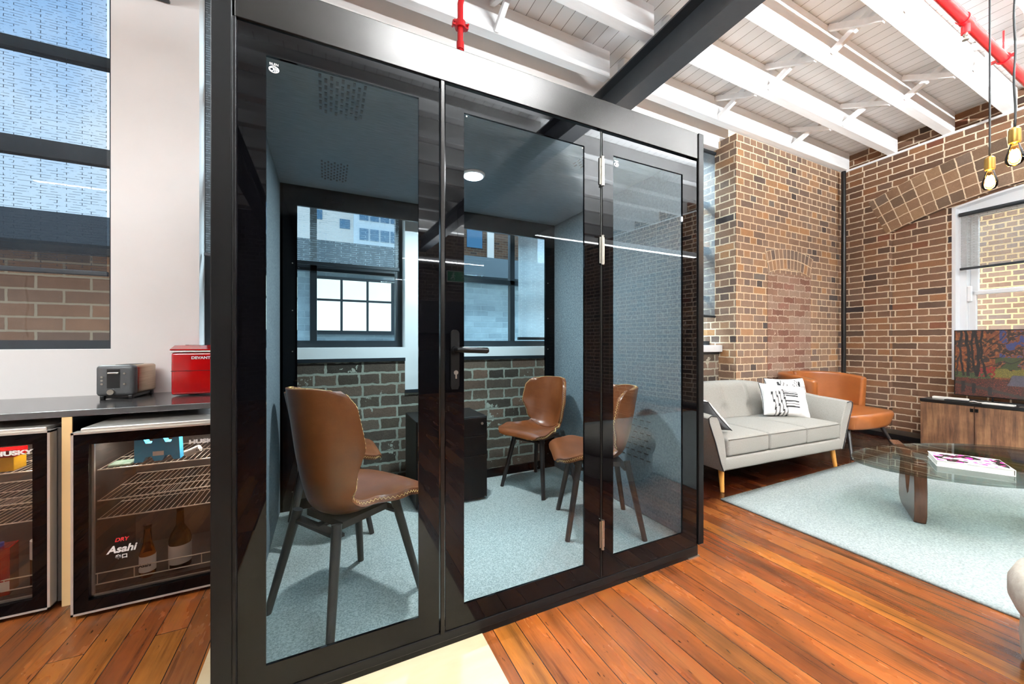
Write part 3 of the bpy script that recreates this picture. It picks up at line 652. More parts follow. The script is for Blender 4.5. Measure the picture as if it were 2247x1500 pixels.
KB, WB = 1, 1
def shell_pt(t, u):
    x, z = spl(CLX, t), spl(CLZ, t); e = .01
    if t > .5: z = .405 + (z - .405) * KB
    dx = spl(CLX, min(t + e, 1)) - spl(CLX, max(t - e, 0)); dz = spl(CLZ, min(t + e, 1)) - spl(CLZ, max(t - e, 0)); L = math.hypot(dx, dz) or 1
    nx, nz_ = dz / L, -dx / L     # towards the sitter
    if nz_ < 0 and nx < 0: nx, nz_ = -nx, -nz_
    w = lerp(WID, t) * (1 + (WB - 1) * min(1, max(0, (t - .5) / .1))); g = lerp(WNG, t)
    k = abs(u) ** 2.1
    drop = .04 * abs(u) ** 3 * max(0, (t - .8) / .2) ** 2; sag = -.022 * (abs(u) ** 2) * max(0, 1 - abs(t - .12) / .14)
    return Vector((x + nx * g * k, w * u * (1 - .06 * k), z + nz_ * g * k - drop + sag))
def make_chair(label):
    t = thing('shell_chair', label, 'chair', group='leather shell chairs in the booth')
    b = MB(); b.grid(lambda a, c: shell_pt(a, c * 2 - 1), 40, 20)
    sh = b.build('shell', M['leather_chair'], t, smooth=True); solid(sh, .026, 0); bv = sh.modifiers.new('bev', 'BEVEL'); bv.width = .009; bv.segments = 3; bv.limit_method = 'ANGLE'; bv.angle_limit = R(50)
    edge = [shell_pt(i / 60, 1) for i in range(61)] + [shell_pt(1, 1 - 2 * i / 14) for i in range(1, 14)] + [shell_pt(1 - i / 60, -1) for i in range(61)] + [shell_pt(0, -1 + 2 * i / 8) for i in range(1, 8)]
    outs = [shell_pt(i / 60, 1) - shell_pt(i / 60, .95) for i in range(61)] + [shell_pt(1, 1 - 2 * i / 14) - shell_pt(.97, 1 - 2 * i / 14) for i in range(1, 14)] + [shell_pt(1 - i / 60, -1) - shell_pt(1 - i / 60, -.95) for i in range(61)] + [shell_pt(0, -1 + 2 * i / 8) - shell_pt(.03, -1 + 2 * i / 8) for i in range(1, 8)]
    b = MB(); n = len(edge); path = []
    cen = Vector((0, 0, .5))
    for i in range(n):
        p, q = edge[i], edge[(i + 1) % n]
        ax = (q - p).normalized(); out = outs[i]; out = (out - ax * out.dot(ax)).normalized(); side = ax.cross(out)
        for s_ in (0, .5):
            zz = .006 if s_ == 0 else -.006
            path.append(p.lerp(q, s_) + out * .0015 + side * zz * .75)
    b.tube(path, .0010, 4, closed=True); b.build('stitching', M['thread'], sh)
    b = MB(); b.tube([shell_pt(.52, -1 + 2 * i / 16) + Vector((.016, 0, .010)) for i in range(1, 16)], .003, 6); b.build('seam', M['leather_chair'], sh, smooth=True)
    for sx_ in (1, -1):
        for sy in (1, -1):
            MB().cyl((.13 * sx_ - .02, .12 * sy, .40), (.205 * sx_ - .02, .19 * sy, 0), .018, .0135, n=14).build('leg', M['chair_leg'], t, smooth='auto')
    b = MB(); b.box(.09, .125, -.135, .135, .352, .364); b.box(-.165, -.13, -.135, .135, .352, .364); b.box(-.15, .11, -.015, .015, .355, .367); b.box(-.12, .08, -.11, .11, .366, .392)
    b.build('under_frame', M['chair_leg'], t); return t
KB, WB = 1.27, .80
ch = make_chair('tan leather shell chair nearest the left pane, its back turned to the room')
ch.location = (.10, 1.73, .08); ch.rotation_euler = (0, 0, R(33)); ch.scale = (1.05, 1.05, 1.0)
KB, WB = 1, 1
ch = make_chair('tan leather shell chair mostly hidden behind the nearest chair in the left of the booth'); ch.location = (.04, 2.44, .08); ch.rotation_euler = (0, 0, R(2))
def put(label, x, y, rz, sc=1):
    c = copy_tree(ch); c['label'] = label; c.location = (x, y, .08); c.rotation_euler = (0, 0, R(rz)); c.scale = (sc, sc, sc); return c
put('tan leather shell chair in the back right corner beside the black drawer unit', 1.42, 2.47, 203, 1.0)
put('tan leather shell chair turned left behind the door hinges of the booth', 1.42, 1.80, 154.5, 1.02)
# drawer unit
t = thing('drawer_unit', 'low black metal drawer unit with a small lock against the rear glass of the booth', 'cabinet', (.75, 2.59, .08))
MB().box(-.24, .24, -.18, .18, .015, .567, .004).build('cabinet_body', M['black_metal'], t)
for z0, z1 in ((.44, .56), (.31, .435), (.02, .305)):
    MB().box(-.236, .236, -.188, -.18, z0, z1, .002).build('drawer', M['black_metal'], t)
MB().cyl((.2, -.188, .52), (.2, -.192, .52), .009, n=20).build('lock', M['chrome'], t, smooth='auto')

# cream board on floor in front of the booth
o = MB().box(-.39, .553, -.6, 2.1, .0, .004).build('floor_mat', M['cream_board']); tag(o, 'cream glossy protective board lying on the floor under and in front of the booth', 'mat')

# ================================================================== BENCH WITH FRIDGES
b = MB().box(-4.1, -.33, 2.345, 2.95, .822, .851, .003).build('worktop', M['benchtop']); tag(b, 'long dark grey worktop fixed along the cream wall over the two fridges', 'worktop')
t = thing('bench_divider', 'upright panel with a pale timber edge under the worktop between the two fridges', 'panel', (-1.015, 2.345, 0))
MB().box(-.015, .015, .006, .59, 0, .822).build('panel_board', M['black_plastic'], t); MB().box(-.016, .016, 0, .006, 0, .822).build('panel_edge', M['ply'], t)
def fridge(label, x0, y0, w=.58, h=.785, flip=False):
    t = thing('bar_fridge', label, 'fridge', (x0, y0, 0), 0); D = .52
    b = MB(); b.box(0, .03, .07, D, .03, h - .01); b.box(w - .03, w, .07, D, .03, h - .01); b.box(0, w, .07, D, h - .04, h - .01, .004); b.box(0, w, .07, D, .03, .075); b.box(0, w, D - .02, D, .03, h - .01)
    body = b.build('cabinet_body', M['fridge_grey'], t)
    b = MB(); b.box(.03, .033, .07, D - .02, .075, h - .04); b.box(w - .033, w - .03, .07, D - .02, .075, h - .04); b.box(.03, w - .03, D - .023, D - .02, .075, h - .04); b.box(.03, w - .03, .07, D - .02, .074, .077); b.build('inner_liner', M['fridge_inner'], body)
    b = MB(); b.box(.02, w - .02, .02, .50, h - .012, h + .004, .004); b.build('top_cap', M['fridge_silver'], t)
    for xx in (.02, w - .06):
        for yy in (.09, D - .06): MB().cyl((xx + .02, yy, 0), (xx + .02, yy, .032), .014, n=12).build('foot', M['black_plastic'], t)
    fl_ = area('fridge_light', (x0 + w / 2, y0 + .16, h - .06), (0, .05, -1), w - .14, .03, 1.6, (1, .95, .9))
    d = MB(); z0, z1 = .02, h - .01
    d.box(.008, .052, 0, .04, z0 + .008, z1 - .008); d.box(w - .052, w - .008, 0, .04, z0 + .008, z1 - .008); d.box(.052, w - .052, 0, .04, z0 + .008, z0 + .052); d.box(.052, w - .052, 0, .04, z1 - .052, z1 - .008)
    dr = d.build('door', M['frit'], t)
    d = MB(); d.box(0, .008, -.002, .045, z0, z1); d.box(w - .008, w, -.002, .045, z0, z1); d.box(0, w, -.002, .045, z0, z0 + .008); d.box(0, w, -.002, .045, z1 - .008, z1); d.build('door_trim', M['fridge_silver'], dr)
    d = MB(); d.box(.052, w - .052, .02, .024, z0 + .052, z1 - .052); d.build('door_glass', M['fridge_glass'], dr)
    d = MB(); d.box(.052, .060, .024, .035, z0 + .052, z1 - .052); d.box(w - .060, w - .052, .024, .035, z0 + .052, z1 - .052); d.box(.052, w - .052, .024, .035, z0 + .052, z0 + .060); d.build('door_seal', M['fridge_silver'], dr)
    d = MB(); d.box(w, w + .012, .05, .075, z0, z1); d.build('side_trim', M['fridge_grey'], t)
    for z in (.59, .455, .375):
        s = MB(); s.cyl((.045, .09, z), (w - .045, .09, z), .0032, n=8); s.cyl((.045, .3, z), (w - .045, .3, z), .0022, n=8); s.cyl((.045, .48, z), (w - .045, .48, z), .0028, n=8)
        for k in range(23): x = .05 + (w - .1) * k / 22; s.cyl((x, .088, z + .002), (x, .48, z + .002), .0014, n=6)
        s.build('wire_shelf', M['wire'], t)
    s = MB()
    for z in (.145, .098): s.cyl((.045, .075, z), (w - .045, .075, z), .0028, n=8)
    for k in range(5): x = .05 + (w - .1) * k / 4; s.cyl((x, .075, .096), (x, .075, .147), .002, n=6)
    s.build('bottle_rail', M['wire'], t)
    return t, dr
f2, d2 = fridge('glass door bar fridge right of the pale timber edge, beer and wine bottles inside', -.941, 2.2)
text('HUSKY', .025, (.435, -.001, .694), (R(90), 0, 0), M['text_grey'], d2, bold=.0012, sx_=1.35)
f1, d1 = fridge('glass door bar fridge left of the pale timber edge, red carton inside', -1.63, 2.31)
text('HUSKY', .025, (.475, -.001, .692), (R(90), 0, 0), M['text_grey'], d1, bold=.0012, sx_=1.35)
def lbl(p, body, size, x, z, m, **k): return text(body, size, (x, -.001, z), (R(90), 0, 0), m, p, **k)
lbl(d2, 'DRY', .022, .155, .305, M['text_red'], bold=.0005, shear=.2); lbl(d2, 'Asahi', .042, .155, .265, M['text_grey'], bold=.0012, shear=.25); lbl(d2, '辛口', .020, .155, .232, M['text_grey'], bold=.0006)
lbl(d2, 'ATTENTION', .012, .44, .655, M['text_black'])
def bottle(label, x, y, z, H_, r, m, neck=.35, lab=None, cap='black_plastic', cat='bottle', tilt=0, grp=None, nr=.013, lz=(.12, .42)):
    t = thing('bottle', label, cat, (x, y, z), group=grp); t.rotation_euler = (0, tilt, 0)
    MB().lathe([(r * .7, 0), (r, .008), (r, H_ * (1 - neck - .12)), (r * .85, H_ * (1 - neck - .04)), (nr * 1.2, H_ * (1 - neck * .75)), (nr, H_ * .92), (nr * 1.1, H_ * .985), (nr, H_ * .985)], n=24).build('glass_body', M[m], t, smooth='auto')
    MB().lathe([(nr * 1.15, H_ * .93), (nr * 1.2, H_), (0, H_)], n=20).build('bottle_cap', M[cap], t, smooth='auto')
    if lab: MB().lathe([(r * 1.01, H_ * lz[0]), (r * 1.02, H_ * lz[0]), (r * 1.02, H_ * lz[1]), (r * 1.01, H_ * lz[1])], n=24).build('bottle_label', M[lab], t, smooth='auto')
    return t
bt = bottle('small amber beer bottle with a white label standing in the right fridge', -.735, 2.305, .078, .235, .029, 'bottle_amber', neck=.45, lab='label_white')
text('Asahi', .020, (0, -.031, .062), (R(90), 0, 0), M['text_black'], bt, bold=.0005)
bottle('dark wine bottle with a large pale label beside the beer bottle in the right fridge', -.625, 2.33, .078, .29, .042, 'bottle_green', neck=.4, lab='label_white', lz=(.1, .4))
bottle('dark wine bottle with pale neck band, rightmost bottle in the right fridge', -.455, 2.34, .078, .3, .038, 'bottle_green', neck=.4, lab='label_white', cap='label_white', lz=(.3, .5))
t = thing('bottle_carrier', 'light blue cardboard bottle carrier on the top shelf of the right fridge', 'packaging', (-.79, 2.33, .594))
b = MB(); b.prism([(0, 0), (.03, 0), (.04, .022), (.06, .022), (.07, 0), (.10, 0), (.11, .022), (.13, .022), (.14, 0), (.165, 0), (.16, .11), (.14, .11), (.13, .085), (.11, .085), (.10, .11), (.07, .11), (.06, .085), (.04, .085), (.03, .11), (0, .11)], 0, .05, Matrix(((1, 0, 0, 0), (0, 0, 1, 0), (0, 1, 0, 0), (0, 0, 0, 1))))
b.build('carrier_body', M['cyan'], t); MB().box(.065, .105, -.0015, 0, .025, .045).build('barcode_label', M['label_white'], t)
o = MB().cyl((-.60, 2.32, .615), (-.545, 2.31, .64), .016, n=20).build('white_can', M['label_white'], smooth='auto'); tag(o, 'small white capsule tub lying on the top shelf of the right fridge', 'tub')
o = MB().box(-.87, -.79, 2.3, 2.38, .594, .604, .004).build('snack_bag', M['green_bag']); tag(o, 'flat green and silver packet on the left of the top shelf in the right fridge', 'packet')
t = thing('juice_carton', 'red and white drink carton on the floor of the left fridge', 'carton', (-1.25, 2.42, .078), R(8))
MB().box(-.04, .04, -.04, .04, 0, .2, .003).build('carton_body', M['red'], t); MB().box(-.04, .04, -.041, -.04, .02, .06).build('carton_label', M['label_white'], t); MB().cyl((0, 0, .2), (0, 0, .215), .012).build('screw_cap', simple('blue_cap', '#2b4fa8', .4), t)
bottle('clear plastic water bottle with a pale label and grey cap beside the red carton', -1.12, 2.42, .078, .29, .038, 'bottle_clear', neck=.35, lab='label_white', cap='fridge_grey', lz=(.45, .72))
t = thing('snack_box', 'yellow and red snack box on the top shelf of the left fridge', 'box', (-1.27, 2.42, .594), 0)
MB().box(-.06, .06, 0, .08, 0, .075, .002).build('box_body', M['yellow'], t); MB().box(-.063, .063, -.003, .083, .06, .09, .002).build('box_lid', M['red'], t)
t = bottle('small dark sauce bottle with a pale label on the middle shelf of the left fridge', -1.1, 2.43, .46, .11, .026, 'bottle_green', neck=.3, lab='label_white', lz=(.2, .6))

# toaster
t = thing('toaster', 'grey and brushed steel toaster on the dark worktop below the window', 'toaster', (-.985, 2.68, .851), R(-6))
b = MB(); b.box(-.078, .078, 0, .05, .018, .178, .018, 4); tf = b.build('front_cover', M['toaster_grey'], t, smooth='auto')
MB().box(-.072, .072, .045, .24, .022, .176, .014, 4).build('steel_body', M['brushed'], t, smooth='auto')
MB().box(-.06, .06, .02, .235, .004, .03, .004).build('toaster_base', M['black_plastic'], t)
for x in (-.065, .05):
    for y in (.01, .2): MB().box(x, x + .018, y, y + .02, 0, .02, .003).build('foot', M['black_plastic'], t)
b = MB(); b.box(-.03, .022, -.0015, .004, .06, .158); b.build('lever_slot', M['black_plastic'], t)
MB().box(-.026, .02, -.01, -.0, .133, .142, .003).build('lever', M['chrome'], t)
b = MB(); b.cyl((-.012, 0, .04), (-.012, -.012, .04), .014, n=24); b.build('dial', M['chrome'], t, smooth='auto')
for x, z in ((-.05, .118), (-.05, .100), (-.05, .082), (.04, .135), (.04, .08)): MB().cyl((x, .001, z), (x, -.003, z), .005, n=14).build('button', M['chrome'], t)
MB().box(-.03, .03, .07, .2, .1745, .1775).build('bread_slot', M['black_plastic'], t)
# ice maker
t = thing('ice_maker', 'glossy red countertop ice maker with a clear lid on the worktop beside the booth', 'appliance', (-.765, 2.70, .851))
MB().box(0, .30, 0, .235, .006, .240, .012, 3).build('lower_body', M['red'], t, smooth='auto')
MB().box(.0, .3, -.001, .001, .137, .1395).build('seam_line', M['black_plastic'], t)
MB().box(-.004, .304, -.004, .24, .241, .253, .005, 2).build('white_band', M['plastic_white'], t, smooth='auto')
b = MB(); b.prism([(-.006, .253), (.245, .253), (.22, .28), (.07, .28), (-.006, .259)], -.002, .302, Matrix(((0, 0, 1, 0), (1, 0, 0, 0), (0, 1, 0, 0), (0, 0, 0, 1)))); b.build('lid', M['red'], t)
MB().box(.04, .26, .09, .2, .28, .283).build('lid_window', M['table_glass'], t)
text('DEVANTI', .021, (.135, -.0015, .21), (R(90), 0, 0), M['text_white'], t, bold=.0006, sx_=1.05)

# ================================================================== LOUNGE
# rug
b = MB(); b.grid(lambda u, v: (2.58 + 2.9 * u, -1.6 + (3.42) * v, .012 + .0012 * noise.noise(Vector((u * 30, v * 30, 0)))), 40, 40)
o = b.build('area_rug', M['rug'], smooth=True); solid(o, .011, -1); tag(o, 'large pale blue-grey wool rug on the floorboards under the glass coffee table', 'rug')

# sofa (local x along the front, y = depth)
sofa = thing('sofa', 'light grey three seat fabric sofa with tapered oak legs in front of the brick pier', 'sofa', (2.69, 1.875, 0), R(-3))
SW, SD = 1.55, .82
def rot_base(u, v):
    return None
b = MB(); b.box(.0, SW, .0, SD - .08, .17, .275, .02, 3); b.build('base', M['sofa'], sofa, smooth='auto')
def arm(sgn):
    x_b = 0 if sgn < 0 else SW
    def f(u, v):
        # loop around section (u), along depth (v)
        y = .0 + v * (SD - .04); zt = .60 + .10 * max(0, v - .35) ** 1.0; zt += .02 * math.sin(v * PI)
        yy = y - .02 * 0
        sec = [(0, .17), (-.03, .24), (-.085, .40), (-.15, zt - .05), (-.155, zt - .012), (-.125, zt + .004), (-.07, zt - .006), (-.045, zt - .04), (.015, .42), (.035, .28), (.03, .2), (.02, .17)]
        k = u * (len(sec)); i = int(k) % len(sec); p = sec[i]
        fr = .0 + .05 * max(0, (p[1] - .17)) * (1 - v) * -1
        return Vector((x_b + sgn * -1 * p[0] if sgn > 0 else x_b + p[0], y + fr * 0 + (.04 * (1 - v) * (1 - (p[1] - .17) / .45) * 0), p[1]))
    b = MB(); V = b.grid(f, 12, 12, closed_u=True)
    b.bm.faces.new([V[i][0] for i in range(12)]); b.bm.faces.new([V[i][12] for i in range(12)][::-1])
    o = b.build('armrest', M['sofa'], sofa, smooth='auto')
    bv = o.modifiers.new('b', 'BEVEL'); bv.width = .008; bv.segments = 2; bv.angle_limit = R(60)
    s_ = 1 if sgn > 0 else -1
    path = [(x_b + s_ * 0.0, -.003, .175), (x_b + s_ * .03, -.003, .24), (x_b + s_ * .085, -.003, .40), (x_b + s_ * .15, -.003, .55), (x_b + s_ * .155, -.003, .588), (x_b + s_ * .125, -.003, .604), (x_b + s_ * .07, -.003, .594)]
    MB().tube(path, .004, 8).build('arm_piping', M['piping'], o, smooth=True)
    return o
arm(-1); arm(1)
BTN = [(.12, .5), (.3, .5), (.5, .5), (.7, .5), (.88, .5)]
def backf(u, v, side):
    w = SW + .24; x = -.12 + w * u
    top = .755 - .11 * (abs(u - .5) * 2) ** 5 - .02 * (abs(u - .5) * 2) ** 2
    z = .25 + (top - .25) * v; y = .60 + .12 * v
    if side == 0:
        y -= .10 * (1 - .35 * v) ; 
        for bu, bv_ in BTN:
            d = math.hypot((u - bu) * w, (v - bv_) * .45); y += .04 * math.exp(-(d / .04) ** 2) + .014 * math.exp(-((u - bu) * w / .012) ** 2) * (1 if v > .3 else .5)
        if v > .9: y += .04 * ((v - .9) / .1) ** 2
    else: y += .08 - (.04 * ((v - .9) / .1) ** 2 if v > .9 else 0)
    return Vector((x, y, z))
b = MB(); nu, nv = 90, 26
A_ = b.grid(lambda u, v: backf(u, v, 0), nu, nv); B_ = b.grid(lambda u, v: backf(u, v, 1), nu, 26)
for i in range(nu): b.bm.faces.new((A_[i][nv], A_[i + 1][nv], B_[i + 1][nv], B_[i][nv])); b.bm.faces.new((A_[i][0], B_[i][0], B_[i + 1][0], A_[i + 1][0]))
for j in range(nv): b.bm.faces.new((A_[0][j], A_[0][j + 1], B_[0][j + 1], B_[0][j])); b.bm.faces.new((A_[nu][j], B_[nu][j], B_[nu][j + 1], A_[nu][j + 1]))
bk = b.build('backrest', M['sofa'], sofa, smooth=True)
for bu, bv_ in BTN:
    p = backf(bu, bv_, 0); MB().cyl((p.x, p.y - .004, p.z), (p.x, p.y + .006, p.z), .011, n=14).build('tuft_button', M['sofa'], bk, smooth='auto')
def cushion_block(x0, x1, y0, y1, z0, z1, n=18):
    b = MB(); cx_, cy_, cz_ = (x0 + x1) / 2, (y0 + y1) / 2, (z0 + z1) / 2
    b.box(x0, x1, y0, y1, z0, z1, .022, 4); return b
cw = (SW - .08) / 3
for k in range(3):
    x0 = .04 + k * cw
    b = cushion_block(x0 + .003, x0 + cw - .003, -.006, .56, .277, .415)
    bmesh.ops.subdivide_edges(b.bm, edges=[e for e in b.bm.edges if e.calc_length() > .1], cuts=8, use_grid_fill=True)
    for v in b.bm.verts:
        if v.co.z > .40: v.co.z += .022 * math.sin(PI * min(1, max(0, (v.co.x - x0) / cw))) ** .5 * math.sin(PI * min(1, max(0, (v.co.y + .02) / .6))) ** .5
    sc = b.build('seat_cushion', M['sofa'], sofa, smooth='auto')
    MB().tube([(x0 + .008, -.009, .41), (x0 + cw - .008, -.009, .41)], .003, 6).build('seam_piping', M['sofa'], sc, smooth=True)
for x, y, dx, dy in ((.05, .06, -.01, -.02), (SW - .05, .06, .02, -.02), (.05, .68, -.01, .02), (SW - .05, .68, .02, .02)):
    MB().cyl((x, y, .175), (x + dx, y + dy, .0 if y > .5 else .0), .022, .014, n=18).build('leg', M['oak'], sofa, smooth='auto')
# cushions
def pillow(label, loc, rot, size, m, fn=None, edge=None, th=.075, cat='cushion'):
    t = thing('cushion', label, cat, loc); t.rotation_euler = rot
    b = MB(); n = 44; seed = loc[0] * 7
    def f(s_):
        def g(u, v):
            a, c = u * 2 - 1, v * 2 - 1; e_ = max(abs(a), abs(c))
            hh = ((1 - abs(a) ** 2.6) * (1 - abs(c) ** 2.6)) ** .5
            pin = 1 - .08 * (1 - abs(a) ** 2) * 1.0 * abs(c) ** 3; pin2 = 1 - .08 * (1 - abs(c) ** 2) * abs(a) ** 3
            w_ = .010 * noise.noise(Vector((a * 3 + seed, c * 3, s_))) * hh + .006 * noise.noise(Vector((a * 9, c * 4 + seed, s_))) * hh
            return Vector((a * size[0] / 2 * pin2, s_ * (th * hh + w_ * 1.5 * s_ * s_) + 0, c * size[1] / 2 * pin))
        return g
    b.grid(f(-1), n, n); b.grid(f(1), n, n)
    bmesh.ops.remove_doubles(b.bm, verts=b.bm.verts, dist=.0004)
    o = b.build('cushion_cover', m, t, smooth=True)
    if fn: paint(o, fn)
    b = MB(); P = []
    for k in range(4 * 20):
        q, r_ = divmod(k, 20); w_ = r_ / 20 * 2 - 1
        a, c = [(w_, -1), (1, w_), (-w_, 1), (-1, -w_)][q]
        pin = 1 - .08 * (1 - abs(a) ** 2) * abs(c) ** 3; pin2 = 1 - .08 * (1 - abs(c) ** 2) * abs(a) ** 3
        P.append((a * size[0] / 2 * pin2, .0, c * size[1] / 2 * pin))
    b.tube(P, .003, 6, closed=True); b.build('cushion_piping', edge or M['piping'], o, smooth=True)
    return t
Wt = srgb('#eceae7'); Bk = srgb('#18181a')
def pat_lines(co):
    if co.y > 0: return Wt
    x, z = co.x, co.z
    for k in range(4):
        if abs(x - (-.13 + .034 * k) - .12 * (-z - .05)) < .0065 and -.16 < z < .06 + .01 * k: return Bk
    if -.02 - .12 * (z + .05) < x < .09:
        for zz in (.075, .055, .034, -.02, -.045, -.07):
            if abs(z - zz) < .0058: return Bk
    return Wt
def pat_deer(co):
    if co.y > 0: return Wt
    x, z = co.x, co.z
    for s_ in (-1, 1):
        X = s_ * x
        r = math.hypot(X - .01, z - .12)
        if z < .13 and abs(r - .105) < .009 and X > .02: return Bk
        for k, (px_, pz) in enumerate(((.06, .03), (.085, .05), (.105, .08))):
            d = abs((X - px_) * 1.0 + (z - pz) * .45)
            if d < .005 and 0 < z - pz < .07: return Bk
    if abs(x) < .045 - .25 * (.0 - z) and -.12 < z < .0: return Bk
    return Wt
pillow('white cushion printed with black stripes leaning at the right end of the sofa', (4.02, 2.17, .575), (R(-24), R(5), R(-30)), (.44, .33), vcol('striped_print_fabric', .95), pat_lines)
pillow('white cushion printed with a black antlered deer head behind the striped cushion', (4.33, 2.31, .60), (R(-16), R(0), R(-22)), (.44, .35), vcol('deer_print_fabric', .95), pat_deer)
pillow('white and dark grey cushion leaning on the left arm of the sofa', (2.74, 2.12, .575), (R(48), R(0), R(-92)), (.38, .36), vcol('white_and_charcoal_fabric', .95), lambda co: Wt if co.y > .004 else srgb('#5a5a5c'), th=.06)

# tan armchair
ac = thing('armchair', 'tan leather lounge armchair with curved back and black legs in the brick corner', 'armchair', (5.05, 2.23, 0), R(-92))
b = MB(); b.box(-.34, .44, -.42, .42, .275, .425, .035, 4)
bmesh.ops.subdivide_edges(b.bm, edges=[e for e in b.bm.edges if e.calc_length() > .2], cuts=8, use_grid_fill=True)
for v in b.bm.verts:
    if v.co.z > .40: v.co.z += .03 * max(0, 1 - (abs(v.co.x - .05) / .45) ** 2) * max(0, 1 - (abs(v.co.y) / .45) ** 2)
    # narrower front corners, rounded plan
    k = max(0, v.co.x - .2) / .24; v.co.y *= 1 - .10 * k * k; v.co.x -= .10 * (abs(v.co.y) / .42) ** 3 * k
    if v.co.z < .33: v.co.x *= .95; v.co.y *= .95
b.build('seat', M['leather'], ac, smooth='auto')
def backc(u, v):
    q = (u - .5) * 2; a = q * R(99)
    top = .80 - .05 * abs(q) ** 4
    z = .36 + (top - .36) * v
    rx, ry = .40, .45 + .03 * v
    sa = math.sin(a); sa = math.copysign(abs(sa) ** .8, sa)
    return Vector((.02 - rx * math.cos(a) - .05 * v * math.cos(a), ry * sa, z))
for u0, u1 in ((0, .497), (.503, 1)):
    b = MB(); b.grid(lambda u, v: backc(u0 + (u1 - u0) * u, v), 24, 10); o = b.build('backrest', M['leather'], ac, smooth=True); solid(o, .09, 0)
    bv = o.modifiers.new('b', 'BEVEL'); bv.width = .04; bv.segments = 5; bv.limit_method = 'ANGLE'; bv.angle_limit = R(50)
for x, y in ((.33, .36), (.33, -.36), (-.26, .30), (-.26, -.30)): MB().cyl((x * .85, y * .85, .28), (x * 1.12, y * 1.18, 0), .02, .012, n=14).build('leg', M['chair_leg'], ac, smooth='auto')

# coffee table
ct = thing('coffee_table', 'glass topped coffee table with a sculpted walnut base on the pale rug', 'table', (3.62, .80, 0))
P = [(-.62, .36), (.12, .45), (.62, .02), (.50, -.42), (-.28, -.34)]
def rounded(pts, it=4):
    for _ in range(it):
        q = []
        for i in range(len(pts)):
            a, c = pts[i], pts[(i + 1) % len(pts)]
            q += [(a[0] * .75 + c[0] * .25, a[1] * .75 + c[1] * .25), (a[0] * .25 + c[0] * .75, a[1] * .25 + c[1] * .75)]
        pts = q
    return pts
P = [(-.73, .48), (.10, .55), (.95, .05), (.62, -.55), (-.50, -.22)]
b = MB(); b.prism(rounded(P), .388, .402); o = b.build('glass_top', M['table_glass'], ct)
def fin(path, w, loc, rz, name='table_leg'):
    # closed outline extruded to thickness w, edges rounded
    b = MB(); b.prism(path, -w / 2, w / 2, Matrix(((1, 0, 0, 0), (0, 0, -1, 0), (0, 1, 0, 0), (0, 0, 0, 1))))
    o = b.build(name, M['walnut'], ct, smooth='auto', loc=loc, rot=(0, 0, rz)); bv = o.modifiers.new('b', 'BEVEL'); bv.width = .016; bv.segments = 4; bv.limit_method = 'ANGLE'; bv.angle_limit = R(40); return o
leg = [(0, .0), (.30, .02), (.36, .06), (.36, .16), (.345, .24), (.32, .33), (.62, .375), (.66, .386), (.3, .386), (.24, .36), (.20, .28), (.165, .17), (.14, .14), (.115, .16), (.075, .3), (.065, .386), (-.01, .386), (-.025, .2), (-.02, .05)]
fin(leg, .058, (-.27, .22, .013), R(29)); fin([(x, z) for x, z in leg], .055, (.42, -.12, .013), R(200))
b = MB(); b.cyl((.02, .2, .386), (.02, .2, .389), .016, n=18); b.build('glass_pad', M['chrome'], ct)
# book
t = thing('coffee_table_book', 'thick white book with a pink and black floral cover on the glass coffee table', 'book', (3.50, .86, .402), R(-47 + 90))
BX, BY = .30, .245
t.location = (3.49, .855, .402); t.rotation_euler = (0, 0, R(-65))
MB().box(-BX / 2 + .004, BX / 2 - .006, -BY / 2 + .004, BY / 2 - .004, .003, .033).build('pages', M['label_white'], t)
b = MB(); b.box(-BX / 2, BX / 2, -BY / 2, BY / 2, 0, .003); b.box(BX / 2 - .003, BX / 2, -BY / 2, BY / 2, 0, .036); b.build('book_cover', M['plastic_white'], t)
b = MB(); b.grid(lambda u, v: (-BX / 2 + BX * u, -BY / 2 + BY * v, .036), 90, 74); o = b.build('front_cover', vcol('floral_cover', .25), t); solid(o, .003, -1)
def cov(co):
    p = Vector((co.x * 14, co.y * 14, 1.3)); a = noise.noise(p); c = noise.noise(p * 2.3 + Vector((5, 2, 0)))
    if abs(co.x) > BX / 2 - .006 or abs(co.y) > BY / 2 - .006: return srgb('#f0efee')
    if c > .22: return srgb('#e32f96')
    if a + .5 * c < -.08: return srgb('#121214')
    if a > .25: return srgb('#b9bcc0')
    return srgb('#eeeeec')
paint(o, cov)
text('FLOWERS', .024, (BX / 2 + .0005, 0, .018), (R(90), 0, R(90)), M['text_grey'], t, bold=.0003)
# pouf
t = thing('pouf', 'round taupe velvet pouf on the rug corner at the lower right edge', 'pouf', (2.33, .10, 0))
MB().lathe([(0, .005), (.32, .005), (.335, .03), (.34, .1), (.335, .2), (0, .2)], n=64).build('pouf_base', M['pouf'], t, smooth='auto')
MB().lathe([(0, .19), (.32, .19), (.352, .205), (.366, .24), (.366, .29), (.35, .33), (.31, .352), (.2, .362), (0, .366)], n=64).build('pouf_cushion', M['pouf'], t, smooth=True)

